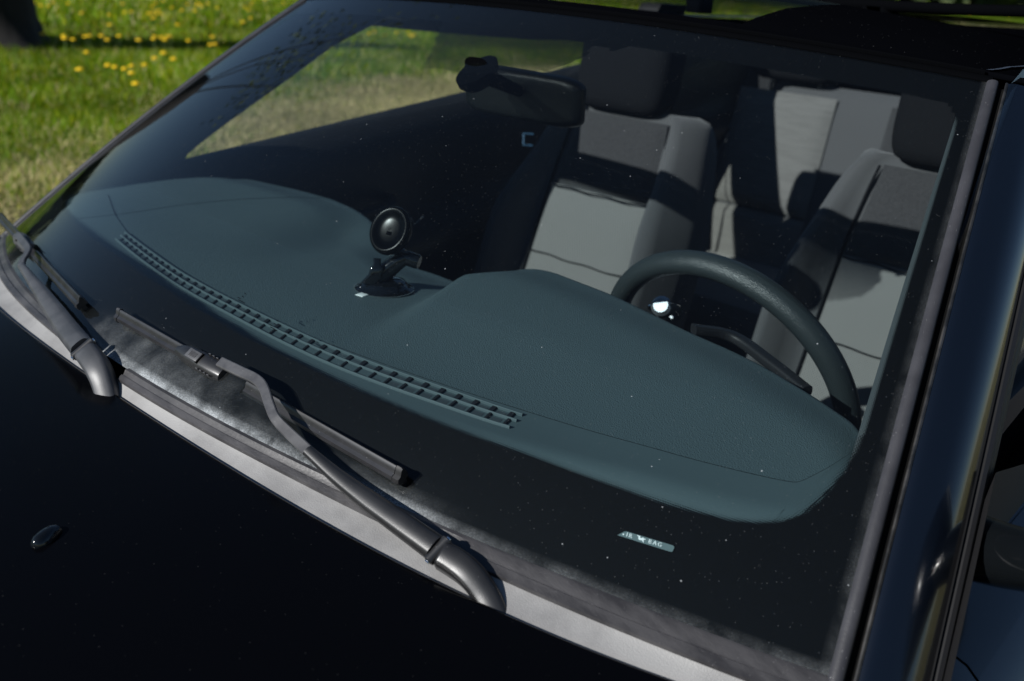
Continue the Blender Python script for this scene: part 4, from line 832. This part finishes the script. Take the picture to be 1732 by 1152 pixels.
# ================================================================ PHONE MOUNT on the dash
ph = thing('phone_mount', 'black suction cup phone holder standing on the dashboard with an oval cradle disc', 'phone holder', tuple(ond(650, 490)))
Bc = ond(650, 489); s1 = 1/ (FPX/np.dot(Bc-CAM, cf))     # metres per picture pixel here
def up_at(px, py): # point in the upright plane through the base, facing the viewer
    d = ray(px, py); n_ = np.array([cf[0], cf[1], 0]); n_ /= np.linalg.norm(n_); return CAM+d*((Bc-CAM)@n_)/(d@n_)
mb = MB(); mb.revolve(Bc, [(.001, .0006), (.036, .0006), (.037, .0018), (.034, .0035), (.030, .0055), (.0285, .0085), (.026, .011), (.019, .0135), (.001, .0145)], n=44); sc_ = mb.build('suction_cup', M_gloss, ph)
mb = MB(); mb.revolve(Bc, [(.0345, .0004), (.0375, .0010), (.0380, .0016), (.0345, .0022)], n=44); 
mb.build('cup_rim', mat('clear_edge', (.09, .11, .11), rough=.2), ph)
tb = ond(613, 499, .001); td = tb-Bc; td[2] = 0; td /= np.linalg.norm(td); mb = MB(); mb.box(Bc+td*.0395+[0, 0, .0016], .014, .012, .0016, .0007, X=tuple(td), Y=tuple(np.cross([0, 0, 1], td))); mb.build('pull_tab', mat('white_tab', (.75, .8, .78), rough=.25), ph)
r3 = cr.copy(); r3[2] = 0; r3 /= np.linalg.norm(r3); f3 = np.array([cf[0], cf[1], 0]); f3 /= np.linalg.norm(f3); z3 = np.array([0, 0, 1.])
A0 = up_at(640, 478); A1 = up_at(655, 458); A2 = up_at(675, 442); A3 = up_at(692, 434)
mb = MB(); mb.sweep(smooth([A0, A1, A2, A3], 5), rrect(1, 1, .38), f3, np.array([-.5*r3+.8*z3])[0], sw=np.linspace(.030, .017, 16), sh=np.linspace(.030, .016, 16)); mb.build('neck', M_gloss, ph)
mb = MB(); L0 = up_at(636, 462); L1 = up_at(640, 434); mb.sweep(smooth([up_at(628, 472)-f3*.018, L0-f3*.018, up_at(641, 446)-f3*.016, L1-f3*.010], 4), rrect(1, 1, .3), r3, f3, sw=[.020]*5+[.016]*4+[.009]*4, sh=.006); mb.build('lock_lever', M_gloss, ph)
J = up_at(690, 437); mb = MB(); mb.revolve(J, [(.001, -.016), (.008, -.016), (.0095, -.013), (.0095, -.006), (.0075, -.005), (.0075, -.002), (.0095, -.001), (.0095, .012), (.008, .0155), (.001, .0155)], axis=tuple(r3*.95-z3*.2-f3*.25), n=26); mb.build('pivot_joint', M_gloss, ph)
D0 = up_at(662, 391); dn = -f3*.78-r3*.38+z3*.50; dn /= np.linalg.norm(dn); dxx = np.cross(z3, dn); dxx /= np.linalg.norm(dxx); dyy = np.cross(dn, dxx)
def ell(a_, b_, off, n=40): return [D0+dxx*a_*math.cos(t_)+dyy*b_*math.sin(t_)+dn*off for t_ in np.linspace(0, 2*math.pi, n, endpoint=False)]
mb = MB(); mb.loft([ell(.001, .001, -.010), ell(.016, .018, -.012), ell(.024, .027, -.008), ell(.0275, .031, -.001), ell(.0275, .031, .004), ell(.0258, .029, .0078), ell(.0225, .0258, .0085), ell(.019, .022, .0055), ell(.012, .014, .0035), ell(.001, .001, .004)]); cr_ = mb.build('cradle_disc', mat('satin_black', (.001, .0011, .0012), rough=.24, spec=.12), ph, auto=False)
mb = MB()
mb.box(D0+dn*.003-dyy*.004, .008, .005, .003, .001, X=tuple(dxx), Y=tuple(dyy), Z=tuple(dn)); mb.build('cradle_clip', M_matte, cr_)
mb = MB(); mb.sweep([D0-dn*.006-dyy*.02, J+f3*.002+z3*.006], rrect(.014, .012, .004), r3, f3); mb.build('cradle_stem', M_black, ph)
mb = MB(); mb.sweep(smooth([up_at(692, 372)+f3*.01, up_at(699, 384)+f3*.012, up_at(712, 373)+f3*.02], 4), rrect(.003, .010, .0012), r3, f3); mb.build('clamp_arm', M_black, ph)
